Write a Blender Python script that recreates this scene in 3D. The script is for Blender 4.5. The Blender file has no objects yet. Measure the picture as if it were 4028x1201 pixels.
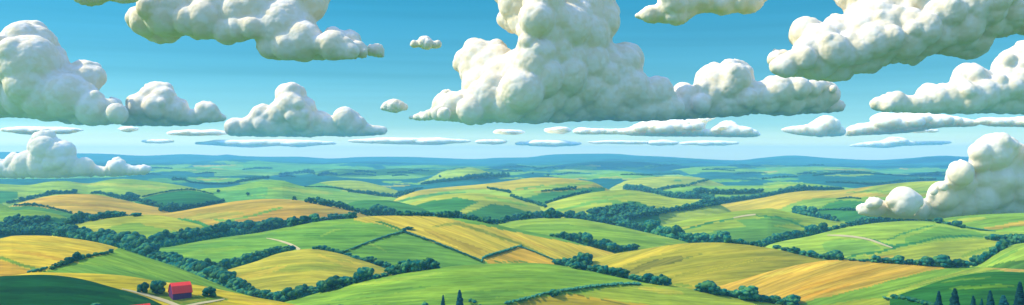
import bpy, math, random
import numpy as np
from mathutils import Vector
R = math.radians
random.seed(7); rng = np.random.default_rng(7)
S = bpy.context.scene
C = S.collection
F = 3488.0; U0 = 2014.0; V0 = 600.5; H = 180.0      # focal length / centre of the picture in photo pixels, eye height in metres

# ------------------------------------------------------------------ small helpers
def lin(r, g, b, k=1.0):
    f = lambda c: (c/255/12.92 if c/255 <= 0.04045 else ((c/255+0.055)/1.055)**2.4)
    return np.array([f(r)*k, f(g)*k, f(b)*k])
def tag(o, label=None, cat=None, group=None, kind=None):
    if label: o['label'] = label
    if cat: o['category'] = cat
    if group: o['group'] = group
    if kind: o['kind'] = kind
    return o
def mesh_np(name, V, Fc, mat=None, parent=None, smooth=True, mesh_name=None):
    V = np.asarray(V, dtype=np.float32); Fc = np.asarray(Fc, dtype=np.int32)
    me = bpy.data.meshes.new(mesh_name or name)
    n, k = Fc.shape
    me.vertices.add(len(V)); me.vertices.foreach_set('co', V.ravel())
    me.loops.add(n*k); me.loops.foreach_set('vertex_index', Fc.ravel())
    me.polygons.add(n)
    me.polygons.foreach_set('loop_start', np.arange(0, n*k, k, dtype=np.int32))
    me.polygons.foreach_set('loop_total', np.full(n, k, dtype=np.int32))
    me.polygons.foreach_set('use_smooth', np.full(n, smooth))
    me.update(calc_edges=True)
    if mat: me.materials.append(mat)
    o = bpy.data.objects.new(name, me); C.objects.link(o)
    if parent: o.parent = parent
    return o
def inpoly(X, Y, P):
    P = np.asarray(P, float); ins = np.zeros(X.shape, bool)
    j = len(P)-1
    for i in range(len(P)):
        xi, yi = P[i]; xj, yj = P[j]
        if yi != yj:
            c = ((yi > Y) != (yj > Y)) & (X < (xj-xi)*(Y-yi)/(yj-yi)+xi)
            ins ^= c
        j = i
    return ins
def smooth_line(pts, closed=False, step=12.0):
    """Catmull-Rom resample of a traced outline."""
    P = np.asarray(pts, float); n = len(P); out = []
    m = n if closed else n-1
    for i in range(m):
        if closed: p0, p1, p2, p3 = P[(i-1) % n], P[i], P[(i+1) % n], P[(i+2) % n]
        else: p0, p1, p2, p3 = P[max(i-1, 0)], P[i], P[i+1], P[min(i+2, n-1)]
        k = max(2, int(np.hypot(*(p2-p1)[:2])/step))
        for j in range(k):
            t = j/k
            out.append(0.5*((2*p1)+(-p0+p2)*t+(2*p0-5*p1+4*p2-p3)*t*t+(-p0+3*p1-3*p2+p3)*t**3))
    if not closed: out.append(P[-1])
    return np.array(out)

# ------------------------------------------------------------------ materials
def new_mat(name):
    m = bpy.data.materials.new(name); m.use_nodes = True
    nt = m.node_tree; b = nt.nodes['Principled BSDF']
    b.inputs['Roughness'].default_value = 0.9
    b.inputs['Specular IOR Level'].default_value = 0.02
    return m, nt, b
def field_material():
    m, nt, b = new_mat('crop_field'); N = nt.nodes; L = nt.links
    at = N.new('ShaderNodeAttribute'); at.attribute_name = 'Col'
    uv = N.new('ShaderNodeAttribute'); uv.attribute_name = 'Row'
    def noise(scale, sx, sy, det=3.0):
        mp = N.new('ShaderNodeMapping'); mp.inputs['Scale'].default_value = (sx, sy, 1)
        n = N.new('ShaderNodeTexNoise'); n.inputs['Scale'].default_value = scale; n.inputs['Detail'].default_value = det
        L.new(uv.outputs['Vector'], mp.inputs['Vector']); L.new(mp.outputs[0], n.inputs['Vector'])
        return n
    a = noise(1.0, 0.9, 7.5); c = noise(1.0, 0.35, 2.6, 2.0); d = noise(1.0, 3.5, 26.0, 2.0)
    def ramp(n, lo, hi, v0, v1):
        r = N.new('ShaderNodeMapRange'); r.inputs['From Min'].default_value = lo; r.inputs['From Max'].default_value = hi
        r.inputs['To Min'].default_value = v0; r.inputs['To Max'].default_value = v1
        L.new(n.outputs['Fac'], r.inputs['Value']); return r
    ra = ramp(a, .42, .58, .84, 1.13); rc = ramp(c, .42, .58, .86, 1.12); rd = ramp(d, .38, .62, .90, 1.10)
    m1 = N.new('ShaderNodeMath'); m1.operation = 'MULTIPLY'; L.new(ra.outputs[0], m1.inputs[0]); L.new(rc.outputs[0], m1.inputs[1])
    m2 = N.new('ShaderNodeMath'); m2.operation = 'MULTIPLY'; L.new(m1.outputs[0], m2.inputs[0]); L.new(rd.outputs[0], m2.inputs[1])
    sc = N.new('ShaderNodeVectorMath'); sc.operation = 'SCALE'; L.new(at.outputs['Color'], sc.inputs[0]); L.new(m2.outputs[0], sc.inputs['Scale'])
    # dry / lush drift of hue
    h = N.new('ShaderNodeMix'); h.data_type = 'RGBA'; h.blend_type = 'MULTIPLY'
    rf = ramp(c, .40, .62, 0.0, 1.0); L.new(rf.outputs[0], h.inputs['Factor'])
    L.new(sc.outputs[0], h.inputs['A']); h.inputs['B'].default_value = (1.14, 1.0, 0.92, 1)
    L.new(h.outputs['Result'], b.inputs['Base Color'])
    return m
def foliage_material(name, dark, light, lo=.44, hi=.60, scale=.22, rand=.35):
    m, nt, b = new_mat(name); N = nt.nodes; L = nt.links
    g = N.new('ShaderNodeNewGeometry'); n = N.new('ShaderNodeTexNoise'); n.inputs['Scale'].default_value = scale; n.inputs['Detail'].default_value = 3
    L.new(g.outputs['Position'], n.inputs['Vector'])
    r = N.new('ShaderNodeMapRange'); r.inputs['From Min'].default_value = lo; r.inputs['From Max'].default_value = hi; L.new(n.outputs['Fac'], r.inputs['Value'])
    mx = N.new('ShaderNodeMix'); mx.data_type = 'RGBA'; L.new(r.outputs[0], mx.inputs['Factor'])
    mx.inputs['A'].default_value = (*dark, 1); mx.inputs['B'].default_value = (*light, 1)
    oi = N.new('ShaderNodeObjectInfo'); rr = N.new('ShaderNodeMapRange'); rr.inputs['To Min'].default_value = 1-rand; rr.inputs['To Max'].default_value = 1+rand
    L.new(oi.outputs['Random'], rr.inputs['Value'])
    sc = N.new('ShaderNodeVectorMath'); sc.operation = 'SCALE'; L.new(mx.outputs['Result'], sc.inputs[0]); L.new(rr.outputs[0], sc.inputs['Scale'])
    L.new(sc.outputs[0], b.inputs['Base Color'])
    return m
def plain(name, col, rough=.85, var=.12, scale=.4, stretch=(1, 1, 1)):
    m, nt, b = new_mat(name); N = nt.nodes; L = nt.links
    b.inputs['Roughness'].default_value = rough
    tc = N.new('ShaderNodeTexCoord'); mp = N.new('ShaderNodeMapping'); mp.inputs['Scale'].default_value = stretch
    n = N.new('ShaderNodeTexNoise'); n.inputs['Scale'].default_value = scale; n.inputs['Detail'].default_value = 4
    L.new(tc.outputs['Object'], mp.inputs[0]); L.new(mp.outputs[0], n.inputs['Vector'])
    r = N.new('ShaderNodeMapRange'); r.inputs['From Min'].default_value = .3; r.inputs['From Max'].default_value = .7
    r.inputs['To Min'].default_value = 1-var; r.inputs['To Max'].default_value = 1+var; L.new(n.outputs['Fac'], r.inputs['Value'])
    sc = N.new('ShaderNodeVectorMath'); sc.operation = 'SCALE'; sc.inputs[0].default_value = tuple(col); L.new(r.outputs[0], sc.inputs['Scale'])
    L.new(sc.outputs[0], b.inputs['Base Color'])
    return m

ALB = 0.575
def crop(r, g, b): return lin(r-max(0, r-190)*.55, g, b, ALB)*np.array([1.04, .97, .42])
M_FIELD = field_material()
M_TREE = foliage_material('tree_foliage', (.004, .078, .060), (.055, .165, .045))
M_HEDGE = foliage_material('hedge_foliage', (.030, .150, .085), (.055, .190, .090), rand=.1)
M_CYP = foliage_material('cypress_foliage', (.004, .038, .044), (.010, .060, .055), scale=.5)
M_TRUNK = plain('bark', (.06, .04, .03))
M_PATH = plain('chalk_path', lin(222, 208, 146, .52), var=.10, scale=.08)
M_ROOF = plain('red_roof_sheet', lin(232, 66, 56, 1.0), rough=.6, var=.05, scale=.6, stretch=(6, 1, 1))
M_WALL = plain('dark_purple_boards', lin(104, 58, 96, .75), var=.12, scale=.6, stretch=(6, 6, .6))
def cloud_material(name, col, sss=.15, scale=45.0):
    m, nt, b = new_mat(name); N = nt.nodes; L = nt.links
    b.inputs['Roughness'].default_value = 1.0; b.inputs['Specular IOR Level'].default_value = 0.0
    b.inputs['Subsurface Weight'].default_value = sss; b.inputs['Subsurface Radius'].default_value = (1.0, .85, .7); b.inputs['Subsurface Scale'].default_value = scale
    g = N.new('ShaderNodeNewGeometry'); n = N.new('ShaderNodeTexNoise'); n.inputs['Scale'].default_value = .012; n.inputs['Detail'].default_value = 3
    L.new(g.outputs['Position'], n.inputs['Vector'])
    mx = N.new('ShaderNodeMix'); mx.data_type = 'RGBA'
    r = N.new('ShaderNodeMapRange'); r.inputs['From Min'].default_value = .44; r.inputs['From Max'].default_value = .56; L.new(n.outputs['Fac'], r.inputs['Value'])
    L.new(r.outputs[0], mx.inputs['Factor'])
    mx.inputs['A'].default_value = (*col, 1); mx.inputs['B'].default_value = (col[0]*.97, col[1]*.92, col[2]*.80, 1)
    L.new(mx.outputs['Result'], b.inputs['Base Color'])
    return m
M_CLOUD = cloud_material('cloud_white', (.73, .665, .50))
M_CREAM = cloud_material('cloud_cream', (.90, .83, .62), 1.0, 160.0)

# ------------------------------------------------------------------ hills
GOLD = crop(222, 190, 84); GOLD2 = crop(212, 172, 74); TAN = crop(196, 172, 84); GREEN = crop(128, 178, 84); GREEN2 = crop(108, 166, 88)
LIME = crop(158, 186, 84); YEL = crop(206, 188, 66); OLIVE = crop(166, 170, 76); DKG = crop(20, 84, 60); DKG2 = crop(46, 112, 66)
TEALG = crop(62, 132, 98); WOOD = crop(36, 100, 84); FARG = crop(122, 186, 96); STRIPE = crop(66, 146, 92); BROWN = crop(120, 128, 66); LGREEN = crop(150, 192, 96)
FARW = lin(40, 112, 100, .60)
class Hill:
    def __init__(s, key, crest, D, L, drop, base, patches=(), Lb=None, tilt=0.0, du=4.0, dv=5.0, lift=None, bend=0.0):
        crest = list(crest)                     # the land carries on outside the frame
        if -130 <= crest[0][0] <= -100: v_ = crest[0][1]; crest = [(-1500, v_+8), (-1000, v_-6), (-520, v_+6)]+crest
        if 4150 <= crest[-1][0] <= 4170: v_ = crest[-1][1]; crest = crest+[(4560, v_+6), (5050, v_-6), (5600, v_+8)]
        P = np.asarray(crest, float); s.key = key; s.P = P; s.D = D; s.L = L; s.drop = drop; s.bend = bend
        s.u0, s.u1 = P[0, 0], P[-1, 0]; s.um = (s.u0+s.u1)/2; s.uh = (s.u1-s.u0)/2
        q = smooth_line(P, step=20); o = np.argsort(q[:, 0]); s.cu = q[o, 0]; s.cv = q[o, 1]
        s.base = base; s.patches = patches; s.Lb = Lb or L; s.tilt = tilt; s.du = du; s.dv = dv
    def crest(s, u):
        # beyond its traced ends a hill sinks quickly out of sight
        v = np.interp(u, s.cu, s.cv)
        e = np.maximum(0, s.u0-u)+np.maximum(0, u-s.u1)
        return v+e*0.35+e*e*0.004
    def dist(s, u):
        w = (np.asarray(u)-s.um)/s.uh
        return s.D*(1+s.bend*w*w*0+0.012*np.sin(np.asarray(u)*0.006+s.D))
    def point(s, u, v):
        """the point of the front face seen at photo pixel (u, v)"""
        t = np.sqrt(np.maximum(v-s.crest(u), 0)/s.drop); y = s.dist(u)-s.L*t
        return np.array([(u-U0)/F*y, y, H-(v-V0)/F*y])
    def build(s):
        ext = 60 if s.u0 > -900 and s.u1 < 4900 else 0
        us = np.arange(s.u0-ext, s.u1+ext+s.du, s.du)
        nf = int(max(18, s.drop/s.dv)); tf = np.linspace(0, 1, nf+1)**0.62
        tb = -np.linspace(0, 1, 14)[1:][::-1]
        t = np.concatenate([tb, tf])
        T, Ug = np.meshgrid(t, us, indexing='ij')
        vc = s.crest(Ug)
        Dd = s.dist(Ug)
        y = np.where(T >= 0, Dd-s.L*T, Dd-s.Lb*T)
        v = vc+s.drop*T*T
        # gentle undulation of the ground, zero at the crest
        z = H-(v-V0)/F*y
        x = (Ug-U0)/F*y
        V = np.stack([x, y, z], -1).reshape(-1, 3)
        nr, nc = T.shape
        i = np.arange(nr-1)[:, None]*nc+np.arange(nc-1)[None]
        Fc = np.stack([i, i+1, i+nc+1, i+nc], -1).reshape(-1, 4)
        o = mesh_np('hill', V, Fc, M_FIELD)
        col = np.ones((nr, nc, 4), np.float32); col[..., :3] = s.base
        # wobble field boundaries a little, as a hand or a plough would
        wu = 2.0*np.sin(v*0.11+Ug*0.013); wv = 1.3*np.sin(Ug*0.045+s.D)+0.8*np.sin(Ug*0.13)
        tl = np.full((nr, nc), s.tilt)
        for p in s.patches:
            colr, poly = p[0], p[1]
            m = inpoly(Ug+wu, v+wv, poly) & (T > -0.3)
            col[m, :3] = colr
            if len(p) > 2: tl[m] = p[2]
        col_a = o.data.color_attributes.new('Col', 'FLOAT_COLOR', 'POINT'); col_a.data.foreach_set('color', col.ravel())
        # drill rows run along the contour (or at the field's own angle)
        rowv = (v-0.45*(vc-vc.min()))/30.0 - tl*(Ug/30.0)
        near = 1.0 if s.D < 3000 else 2.0
        ro = np.stack([Ug/150.0*near+s.D*.37, rowv*near*0.5+s.D*.11, np.zeros_like(Ug)], -1).astype(np.float32)
        ra = o.data.attributes.new('Row', 'FLOAT_VECTOR', 'POINT'); ra.data.foreach_set('vector', ro.ravel())
        tag(o, kind='structure')
        s.obj = o
        return o
def lens(cx, cy, w, h, tilt=0.0, n=28):
    a = np.linspace(0, 2*math.pi, n, endpoint=False)
    x = np.sign(np.cos(a))*np.abs(np.cos(a))**1.0*w/2; y = np.sin(a)*h/2*np.where(np.sin(a) < 0, 1.0, .8)
    return [(cx+p, cy+q+tilt*p) for p, q in zip(x, y)]
def strip(pts, w):
    """long thin strip in picture units"""
    P = smooth_line(pts, step=15); d = np.gradient(P, axis=0); n = np.stack([-d[:, 1], d[:, 0]], -1); n /= np.linalg.norm(n, axis=1)[:, None]+1e-9
    ww = np.interp(np.arange(len(P)), [0, len(P)*.15, len(P)*.85, len(P)-1], [.5, 1, 1, .4])[:, None]*w/2
    return np.concatenate([P+n*ww, (P-n*ww)[::-1]])

HL = []
def hill(*a, **k):
    h = Hill(*a, **k); HL.append(h); return h
# --- foreground
hill('A', [(-120,1100),(0,1087),(60,1084),(178,1081),(275,1090),(355,1106),(444,1131),(511,1149),(568,1167),(640,1200),(720,1240)], 560, 150, 190, DKG,
     [(crop(40,100,64), lens(560,1190,180,24,.3)), (crop(16,74,58), lens(200,1150,420,30,.02))])
hill('K', [(3500,1180),(3528,1163),(3622,1131),(3710,1102),(3799,1082),(3888,1071),(3960,1069),(4160,1078)], 560, 150, 190, DKG2,
     [(crop(44,112,72), lens(3700,1180,300,60)), (crop(92,146,66), lens(3860,1130,260,16,-.05)), (crop(88,140,66), lens(3800,1100,200,10,-.1)), (crop(40,104,70), lens(3960,1165,280,50))])
hill('B', [(-120,1094),(60,1082),(120,1073),(178,1072),(311,1075),(444,1081),(533,1091),(622,1107),(700,1115),(777,1122),(888,1144),(1010,1171),(1089,1184),(1178,1203),(1240,1225)], 720, 120, 190, YEL,
     [(crop(110,146,62), [(575,1150),(600,1128),(640,1140),(690,1180),(760,1166),(800,1164),(860,1166),(905,1180),(830,1188),(740,1215),(700,1200),(640,1178)]),
      (crop(146,160,70), lens(745,1183,150,16,-.02)),
      (crop(222,190,88), lens(670,1112,60,26)), (crop(214,186,84), lens(1000,1190,240,14,.2)), (crop(188,178,60), lens(450,1108,200,16,.14))])
hill('H', [(1085,1215),(1124,1186),(1178,1173),(1266,1149),(1355,1124),(1444,1102),(1533,1084),(1666,1062),(1799,1046),(1932,1038),(2010,1036),(2089,1035),(2186,1042),(2311,1064),(2400,1082),(2488,1100),(2577,1117),(2630,1121),(2710,1135),(2799,1151),(2888,1166),(3010,1186),(3110,1210)], 830, 100, 215, GREEN,
     [(LIME, [(2050,1215),(2250,1160),(2400,1130),(2520,1120),(2600,1112),(3150,1200),(3100,1240),(2000,1240)]),
      (crop(198,178,76), [(1990,1210),(2100,1175),(2190,1160),(2260,1158),(2340,1172),(2450,1188),(2560,1200),(2500,1240),(1990,1240)]),
      (crop(110,116,66), strip([(2262,1158),(2330,1174),(2420,1190),(2500,1205)], 4)),
      (crop(192,196,92), lens(2600,1145,180,22,.12)),
      (crop(108,162,84), lens(1900,1160,330,34,-.05)), (crop(104,158,80), lens(1500,1155,400,20,-.14)), (crop(150,190,92), lens(1560,1100,360,16,-.14)), (crop(112,164,80), lens(1700,1190,500,22,-.05))])
hill('E', [(-120,952),(0,939),(44,929),(111,927),(200,929),(311,942),(400,958),(480,980),(577,1012),(710,1057),(843,1112),(932,1149),(1010,1173),(1060,1200)], 880, 140, 190, GOLD,
     [(GREEN, [(165,1071),(240,1046),(311,1024),(400,1002),(444,993),(470,968),(1100,1180),(1100,1240),(165,1240)], .16),
      (crop(112,166,88), [(180,1074),(300,1040),(420,1046),(560,1075),(700,1110),(800,1140),(700,1150),(400,1090)], .16),
      (crop(208,168,78), [(-150,1018),(0,1024),(70,1045),(125,1068),(110,1090),(-150,1110)]),
      (crop(120,160,76), strip([(-100,1000),(0,1016),(60,1034),(165,1066)], 12)),
      (crop(206,172,78), lens(180,1010,260,14,.2)), (crop(226,198,92), lens(180,960,240,12,.03))], tilt=.1)
hill('J', [(2800,1138),(2830,1126),(2888,1109),(3010,1073),(3089,1053),(3178,1035),(3266,1024),(3355,1023),(3444,1030),(3577,1041),(3710,1049),(3821,1051),(3870,1052),(3950,1056),(4160,1066)], 950, 130, 230, crop(208,174,88),
     [(GREEN, [(3100,1215),(3153,1192),(3355,1144),(3533,1095),(3666,1064),(3760,1048),(3900,1045),(4170,1060),(4170,1260),(3100,1260)], -.28),
      (crop(166,192,92), [(3480,1180),(3528,1158),(3622,1126),(3710,1096),(3799,1077),(3888,1066),(3950,1050),(3860,1050),(3700,1086),(3500,1150)], -.28),
      (crop(190,176,110), [(3870,1057),(3950,1055),(4160,1062),(4160,1078),(3960,1068)]),
      (crop(160,180,78), [(3150,1215),(3300,1190),(3430,1172),(3540,1178),(3640,1200),(3640,1240),(3150,1240)]),
      (crop(214,168,76), lens(3300,1100,420,24,-.27), -.28), (crop(206,160,70), lens(3200,1160,300,16,-.27), -.28), (crop(232,194,100), lens(3150,1060,330,16,-.2), -.28)], tilt=-.28)
hill('G', [(815,1092),(843,1078),(932,1051),(1010,1028),(1089,999),(1169,984),(1222,979),(1289,988),(1355,1003),(1444,1031),(1511,1053),(1545,1068),(1590,1095)], 1045, 130, 190, crop(174,178,84),
     [(crop(156,172,80), lens(1180,1055,340,34,-.05)), (crop(204,188,88), lens(1380,1040,260,26,.28)), (crop(164,172,76), lens(1300,1010,180,12,.3)), (crop(200,184,86), lens(1000,1080,260,24,-.25))])
hill('I', [(2225,1050),(2266,1035),(2311,1021),(2400,1002),(2488,987),(2577,973),(2666,960),(2755,955),(2844,955),(2932,962),(3010,973),(3089,989),(3178,1009),(3249,1022),(3330,1045)], 1080, 125, 200, OLIVE,
     [(crop(196,188,84), [(2225,1060),(2311,1021),(2400,1002),(2666,960),(2860,955),(2700,975),(2600,1000),(2480,1035),(2400,1070)], -.25),
      (BROWN, strip([(2470,1076),(2550,1045),(2630,1026),(2690,1016)], 26), -.25), (crop(118,138,74), strip([(2690,1020),(2730,1008),(2765,1000)], 9)),
      (crop(186,180,82), lens(2560,1100,140,30)), (crop(120,150,72), lens(2680,1122,90,14,.15)),
      (crop(162,168,74), lens(2900,1000,400,14,-.05)), (crop(164,170,72), lens(2800,1060,420,16,-.2), -.25)], tilt=-.12)
hill('L', [(3790,1062),(3812,1050),(3844,1038),(3888,1014),(3932,986),(3977,966),(4021,957),(4160,945)], 1080, 110, 190, LGREEN,
     [(crop(80,132,66), [(3866,1054),(3920,1040),(3980,1028),(4160,1005),(4160,1070),(3866,1070)]), (crop(120,176,96), lens(3950,1010,110,14,-.5))], tilt=-.3)
hill('F', [(530,1000),(564,982),(666,972),(755,955),(888,933),(1010,917),(1089,902),(1178,884),(1266,869),(1377,860),(1443,852),(1531,849),(1664,850),(1797,858),(1886,870),(1952,883),(2010,898),(2089,913),(2178,931),(2266,955),(2355,980),(2406,994),(2450,1010)], 1260, 200, 200, GREEN2,
     [(GREEN, [(560,985),(755,955),(1010,917),(1266,869),(1400,860),(1480,880),(1380,880),(1200,900),(1050,920),(800,960)]),
      (crop(126,178,84), lens(820,990,300,24,-.12)),
      (crop(96,156,80), lens(1340,925,300,40,-.02)),
      (crop(226,194,88), [(1393,866),(1390,850),(1600,830),(2470,1000),(2470,1120),(2180,1045),(1900,1032),(1888,1018),(1740,965),(1592,912),(1500,884)], .32),
      (crop(214,180,80), lens(1800,960,260,30,.42), .42), (crop(206,178,82), lens(2100,960,300,12,.33), .32), (crop(202,176,84), lens(1900,985,200,10,.4), .42),
      (crop(150,164,80), strip([(1700,893),(1760,884),(1812,884),(1880,905),(1960,932),(2040,958),(2110,990),(2188,1028)], 11)),
      (crop(70,136,84), strip([(1480,872),(1530,886),(1590,908)], 9)),
      (crop(218,174,80), [(1915,1022),(1925,1008),(1975,992),(2045,978),(2080,985),(2188,1030),(2180,1045),(1920,1040)], .2),
      (crop(90,150,76), strip([(1940,1030),(2030,1031),(2080,1033)], 5)),
      (crop(140,184,92), strip([(1420,955),(1480,970),(1520,990)], 7)), (crop(136,182,88), strip([(1260,930),(1300,910),(1340,902)], 6))], tilt=.05)
hill('M', [(2990,985),(3024,964),(3089,947),(3178,931),(3266,909),(3355,891),(3444,878),(3555,870),(3644,870),(3710,880),(3799,900),(3910,911),(4160,905)], 1350, 200, 190, LGREEN,
     [(crop(124,178,100), [(3230,960),(3300,940),(3400,945),(3470,975),(3420,995),(3330,1005),(3240,985)]),
      (crop(172,194,92), [(3420,1015),(3380,1000),(3480,990),(3600,965),(3750,945),(3880,940),(3955,950),(3950,985),(3900,1010),(3830,1050),(3400,1050)], -.15),
      (crop(116,174,92), [(3560,935),(3650,905),(3700,890),(3800,905),(3900,925),(3860,930),(3700,935),(3560,960)]),
      (crop(60,138,100), strip([(3322,1018),(3370,1002),(3430,995),(3510,978),(3570,962),(3650,945),(3720,932),(3800,929),(3870,932)], 9)),
      (crop(66,144,110), strip([(3395,938),(3450,950),(3500,966),(3560,967)], 9)),
      (crop(70,150,110), strip([(3485,945),(3560,918),(3620,898),(3680,886)], 6)),
      (crop(160,190,92), lens(3980,925,150,14)), (crop(206,176,92), lens(3475,1012,80,10,-.1)), (crop(134,176,84), lens(3850,990,150,16,-.3), -.3)])
hill('O', [(1915,905),(1950,884),(2000,873),(2089,861),(2186,858),(2266,861),(2354,875),(2443,892),(2533,913),(2622,933),(2710,956),(2780,985)], 1460, 190, 160, crop(150,190,92),
     [(crop(134,182,86), [(2000,900),(2100,885),(2250,885),(2450,905),(2650,950),(2500,990),(2200,940)]), (crop(112,160,80), strip([(2040,893),(2100,884),(2190,882),(2260,888)], 4))])
hill('R', [(180,948),(204,928),(222,909),(266,891),(354,870),(443,854),(531,846),(620,847),(708,861),(800,885),(850,905),(900,935)], 1500, 190, 170, crop(172,186,84),
     [(crop(134,176,80), [(360,930),(440,890),(530,874),(640,890),(760,915),(840,935),(700,980),(400,960)]), (crop(186,190,86), strip([(560,880),(680,900),(820,925)], 12)), (crop(78,154,92), strip([(700,858),(790,882),(852,906)], 10))])
hill('N', [(3640,890),(3690,864),(3797,849),(3885,843),(4028,838),(4160,834)], 1600, 160, 150, GREEN,
     [(crop(168,190,84), lens(3800,868,160,18,-.1)), (crop(208,178,88), strip([(3870,900),(3930,893),(4000,884),(4100,872)], 13)), (crop(206,180,90), strip([(3930,888),(3980,880),(4060,868)], 6)), (crop(122,172,72), lens(3940,866,200,16,-.1))], tilt=-.1)
hill('Q', [(2520,940),(2600,892),(2680,869),(2800,845),(2900,831),(3000,822),(3035,820),(3100,834),(3177,850),(3260,866),(3345,883),(3420,915)], 1660, 230, 170, crop(150,184,86),
     [(crop(104,162,96), [(2720,935),(2850,900),(2980,885),(3120,900),(3200,940),(3000,970),(2700,970)]),
      (crop(176,190,88), lens(2780,880,200,14,-.2)), (crop(108,166,96), [(2900,868),(2970,862),(3050,850),(3160,868),(3130,880),(2950,900)]),
      (crop(58,136,104), strip([(2680,907),(2760,886),(2820,872),(2885,858)], 7)), (crop(62,140,104), strip([(2975,848),(3040,853),(3100,868),(3170,894)], 7))])
hill('W', [(-120,850),(0,833),(89,826),(155,829),(243,848),(300,880)], 1760, 160, 130, GREEN,
     [(crop(128,170,70), lens(180,846,160,14)), (WOOD, lens(0,905,260,50)), (crop(46,116,90), lens(185,875,230,40)), (WOOD, [(-120,880),(120,890),(300,870),(300,950),(-120,950)])])
hill('S', [(530,858),(567,843),(664,837),(753,823),(841,806),(930,792),(1010,785),(1089,783),(1177,788),(1266,804),(1354,821),(1443,843),(1490,868)], 1920, 300, 150, TAN,
     [(crop(190,160,78), [(930,868),(1010,838),(1090,822),(1200,825),(1400,850),(1350,900),(900,900)]),
      (crop(112,166,84), strip([(820,858),(900,868),(990,848),(1060,830),(1110,815)], 9)), (crop(170,172,84), lens(840,850,240,26,-.08)), (crop(72,152,96), strip([(700,860),(770,874),(850,903)], 11))], tilt=-.08)
hill('V', [(-120,780),(0,801),(58,827),(100,850)], 2060, 150, 110, GREEN)
hill('AC', [(1340,818),(1377,798),(1420,789),(1500,788),(1553,792),(1640,812),(1700,835)], 2150, 200, 110, crop(76,144,92))
hill('U', [(20,822),(62,804),(133,784),(199,771),(288,764),(376,766),(465,783),(553,803),(642,822),(690,845)], 2220, 330, 120, crop(204,174,82),
     [(crop(74,134,92), [(40,812),(110,810),(190,818),(270,835),(300,850),(280,870),(40,860)]), (crop(194,162,74), lens(300,800,340,12,.1))])
hill('P', [(2380,895),(2423,873),(2487,861),(2620,839),(2753,819),(2886,797),(3010,777),(3089,761),(3177,751),(3310,748),(3443,731),(3576,717),(3708,712),(3850,711),(4160,718)], 2650, 650, 190, crop(196,184,84),
     [(crop(136,184,86), [(3040,830),(3120,800),(3200,780),(3330,778),(3500,775),(3640,770),(4160,780),(4160,900),(3300,900)]),
      (crop(196,184,84), lens(3270,770,340,16,-.08)),
      (crop(160,190,88), [(3380,760),(3440,731),(3600,714),(4160,712),(4160,770),(3600,765)]),
      (crop(110,166,84), strip([(3330,756),(3450,752),(3650,752),(3800,745)], 5)),
      (crop(66,140,86), [(3200,830),(3260,800),(3310,788),(3370,790),(3420,802),(3450,830),(3500,870),(3200,870)]),
      (crop(104,162,92), [(2560,868),(2680,855),(2800,856),(2900,850),(3010,825),(2900,900),(2560,900)]), (crop(208,180,84), lens(2640,858,240,18,-.17))], tilt=-.14)
hill('AB', [(1560,835),(1607,804),(1686,778),(1750,765),(1841,759),(1900,762),(2010,777),(2080,799),(2150,827),(2190,850)], 2300, 300, 130, crop(170,190,86),
     [(crop(70,142,88), [(1600,812),(1710,790),(1790,775),(1881,795),(1810,830),(1824,870),(1600,870)]), (crop(70,138,88), [(1826,845),(1934,801),(2010,812),(2080,832),(2140,850),(2140,900),(1826,900)]), (crop(134,184,86), lens(1990,792,180,14,.2))])
hill('AD', [(2110,822),(2146,804),(2221,781),(2310,761),(2398,750),(2478,748),(2553,759),(2642,779),(2700,784),(2770,785),(2820,800)], 2360, 320, 130, crop(166,194,88),
     [(crop(70,140,92), [(2300,850),(2320,830),(2380,812),(2420,799),(2500,790),(2545,805),(2590,830),(2600,880),(2300,880)]), (crop(116,178,100), strip([(2180,832),(2280,808),(2380,790),(2450,798)], 12)), (crop(138,186,90), lens(2400,775,220,10,-.1))])
hill('Z', [(520,805),(558,782),(642,761),(748,750),(841,769),(886,792),(930,810)], 2420, 200, 100, crop(52,124,96))
hill('AA', [(1510,805),(1549,788),(1576,774),(1642,751),(1753,737),(1886,726),(2010,711),(2089,700),(2177,699),(2266,707),(2332,716),(2380,740)], 2920, 480, 120, crop(192,188,90),
     [(crop(150,190,92), [(1560,790),(1650,768),(1800,745),(1950,745),(2080,752),(2200,770),(2150,850),(1500,850)]), (crop(90,166,108), strip([(1560,797),(1640,775),(1720,764),(1840,757)], 7)),
      (crop(150,190,92), lens(2200,735,300,20,-.12)), (crop(100,166,106), strip([(2030,745),(2080,737),(2140,730)], 7)),
      (crop(76,150,104), [(2040,790),(2130,758),(2220,750),(2300,740),(2380,735),(2380,800),(2200,830),(2120,800)])])
hill('X', [(-120,722),(0,724),(111,728),(199,714),(266,713),(345,722),(421,708),(487,704),(576,711),(686,726),(775,743),(840,770)], 3350, 700, 140, crop(144,186,86),
     [(crop(68,142,104), [(-120,756),(0,754),(70,753),(66,780),(0,805),(-120,805)]), (crop(168,192,90), lens(480,730,380,14,.05)), (crop(126,178,84), lens(300,760,400,14,.02)), (crop(150,186,86), lens(560,765,200,16,.1))])
hill('Y', [(730,765),(797,743),(886,737),(1010,715),(1044,709),(1111,711),(1177,730),(1266,744),(1399,759),(1487,772),(1553,778),(1620,795)], 3060, 520, 120, crop(132,186,92),
     [(crop(104,176,112), [(800,790),(860,760),(960,745),(1060,735),(1050,765),(980,770),(1160,785),(1100,800),(840,800)]), (crop(160,192,88), lens(1180,750,260,18,.1)), (crop(100,170,110), lens(880,765,120,20))])
hill('AF', [(2560,760),(2640,742),(2720,733),(2850,731),(3000,729),(3089,720),(3177,722),(3300,735),(3400,745)], 3350, 400, 90, crop(130,186,98),
     [(crop(156,192,90), lens(3100,735,200,16))])
hill('AG', [(1180,745),(1213,731),(1288,714),(1399,711),(1487,728),(1576,754),(1620,770)], 3750, 380, 90, crop(160,192,88),
     [(crop(110,176,106), [(1190,745),(1213,728),(1250,716),(1290,728),(1350,745),(1330,760),(1190,760)])])
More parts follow.
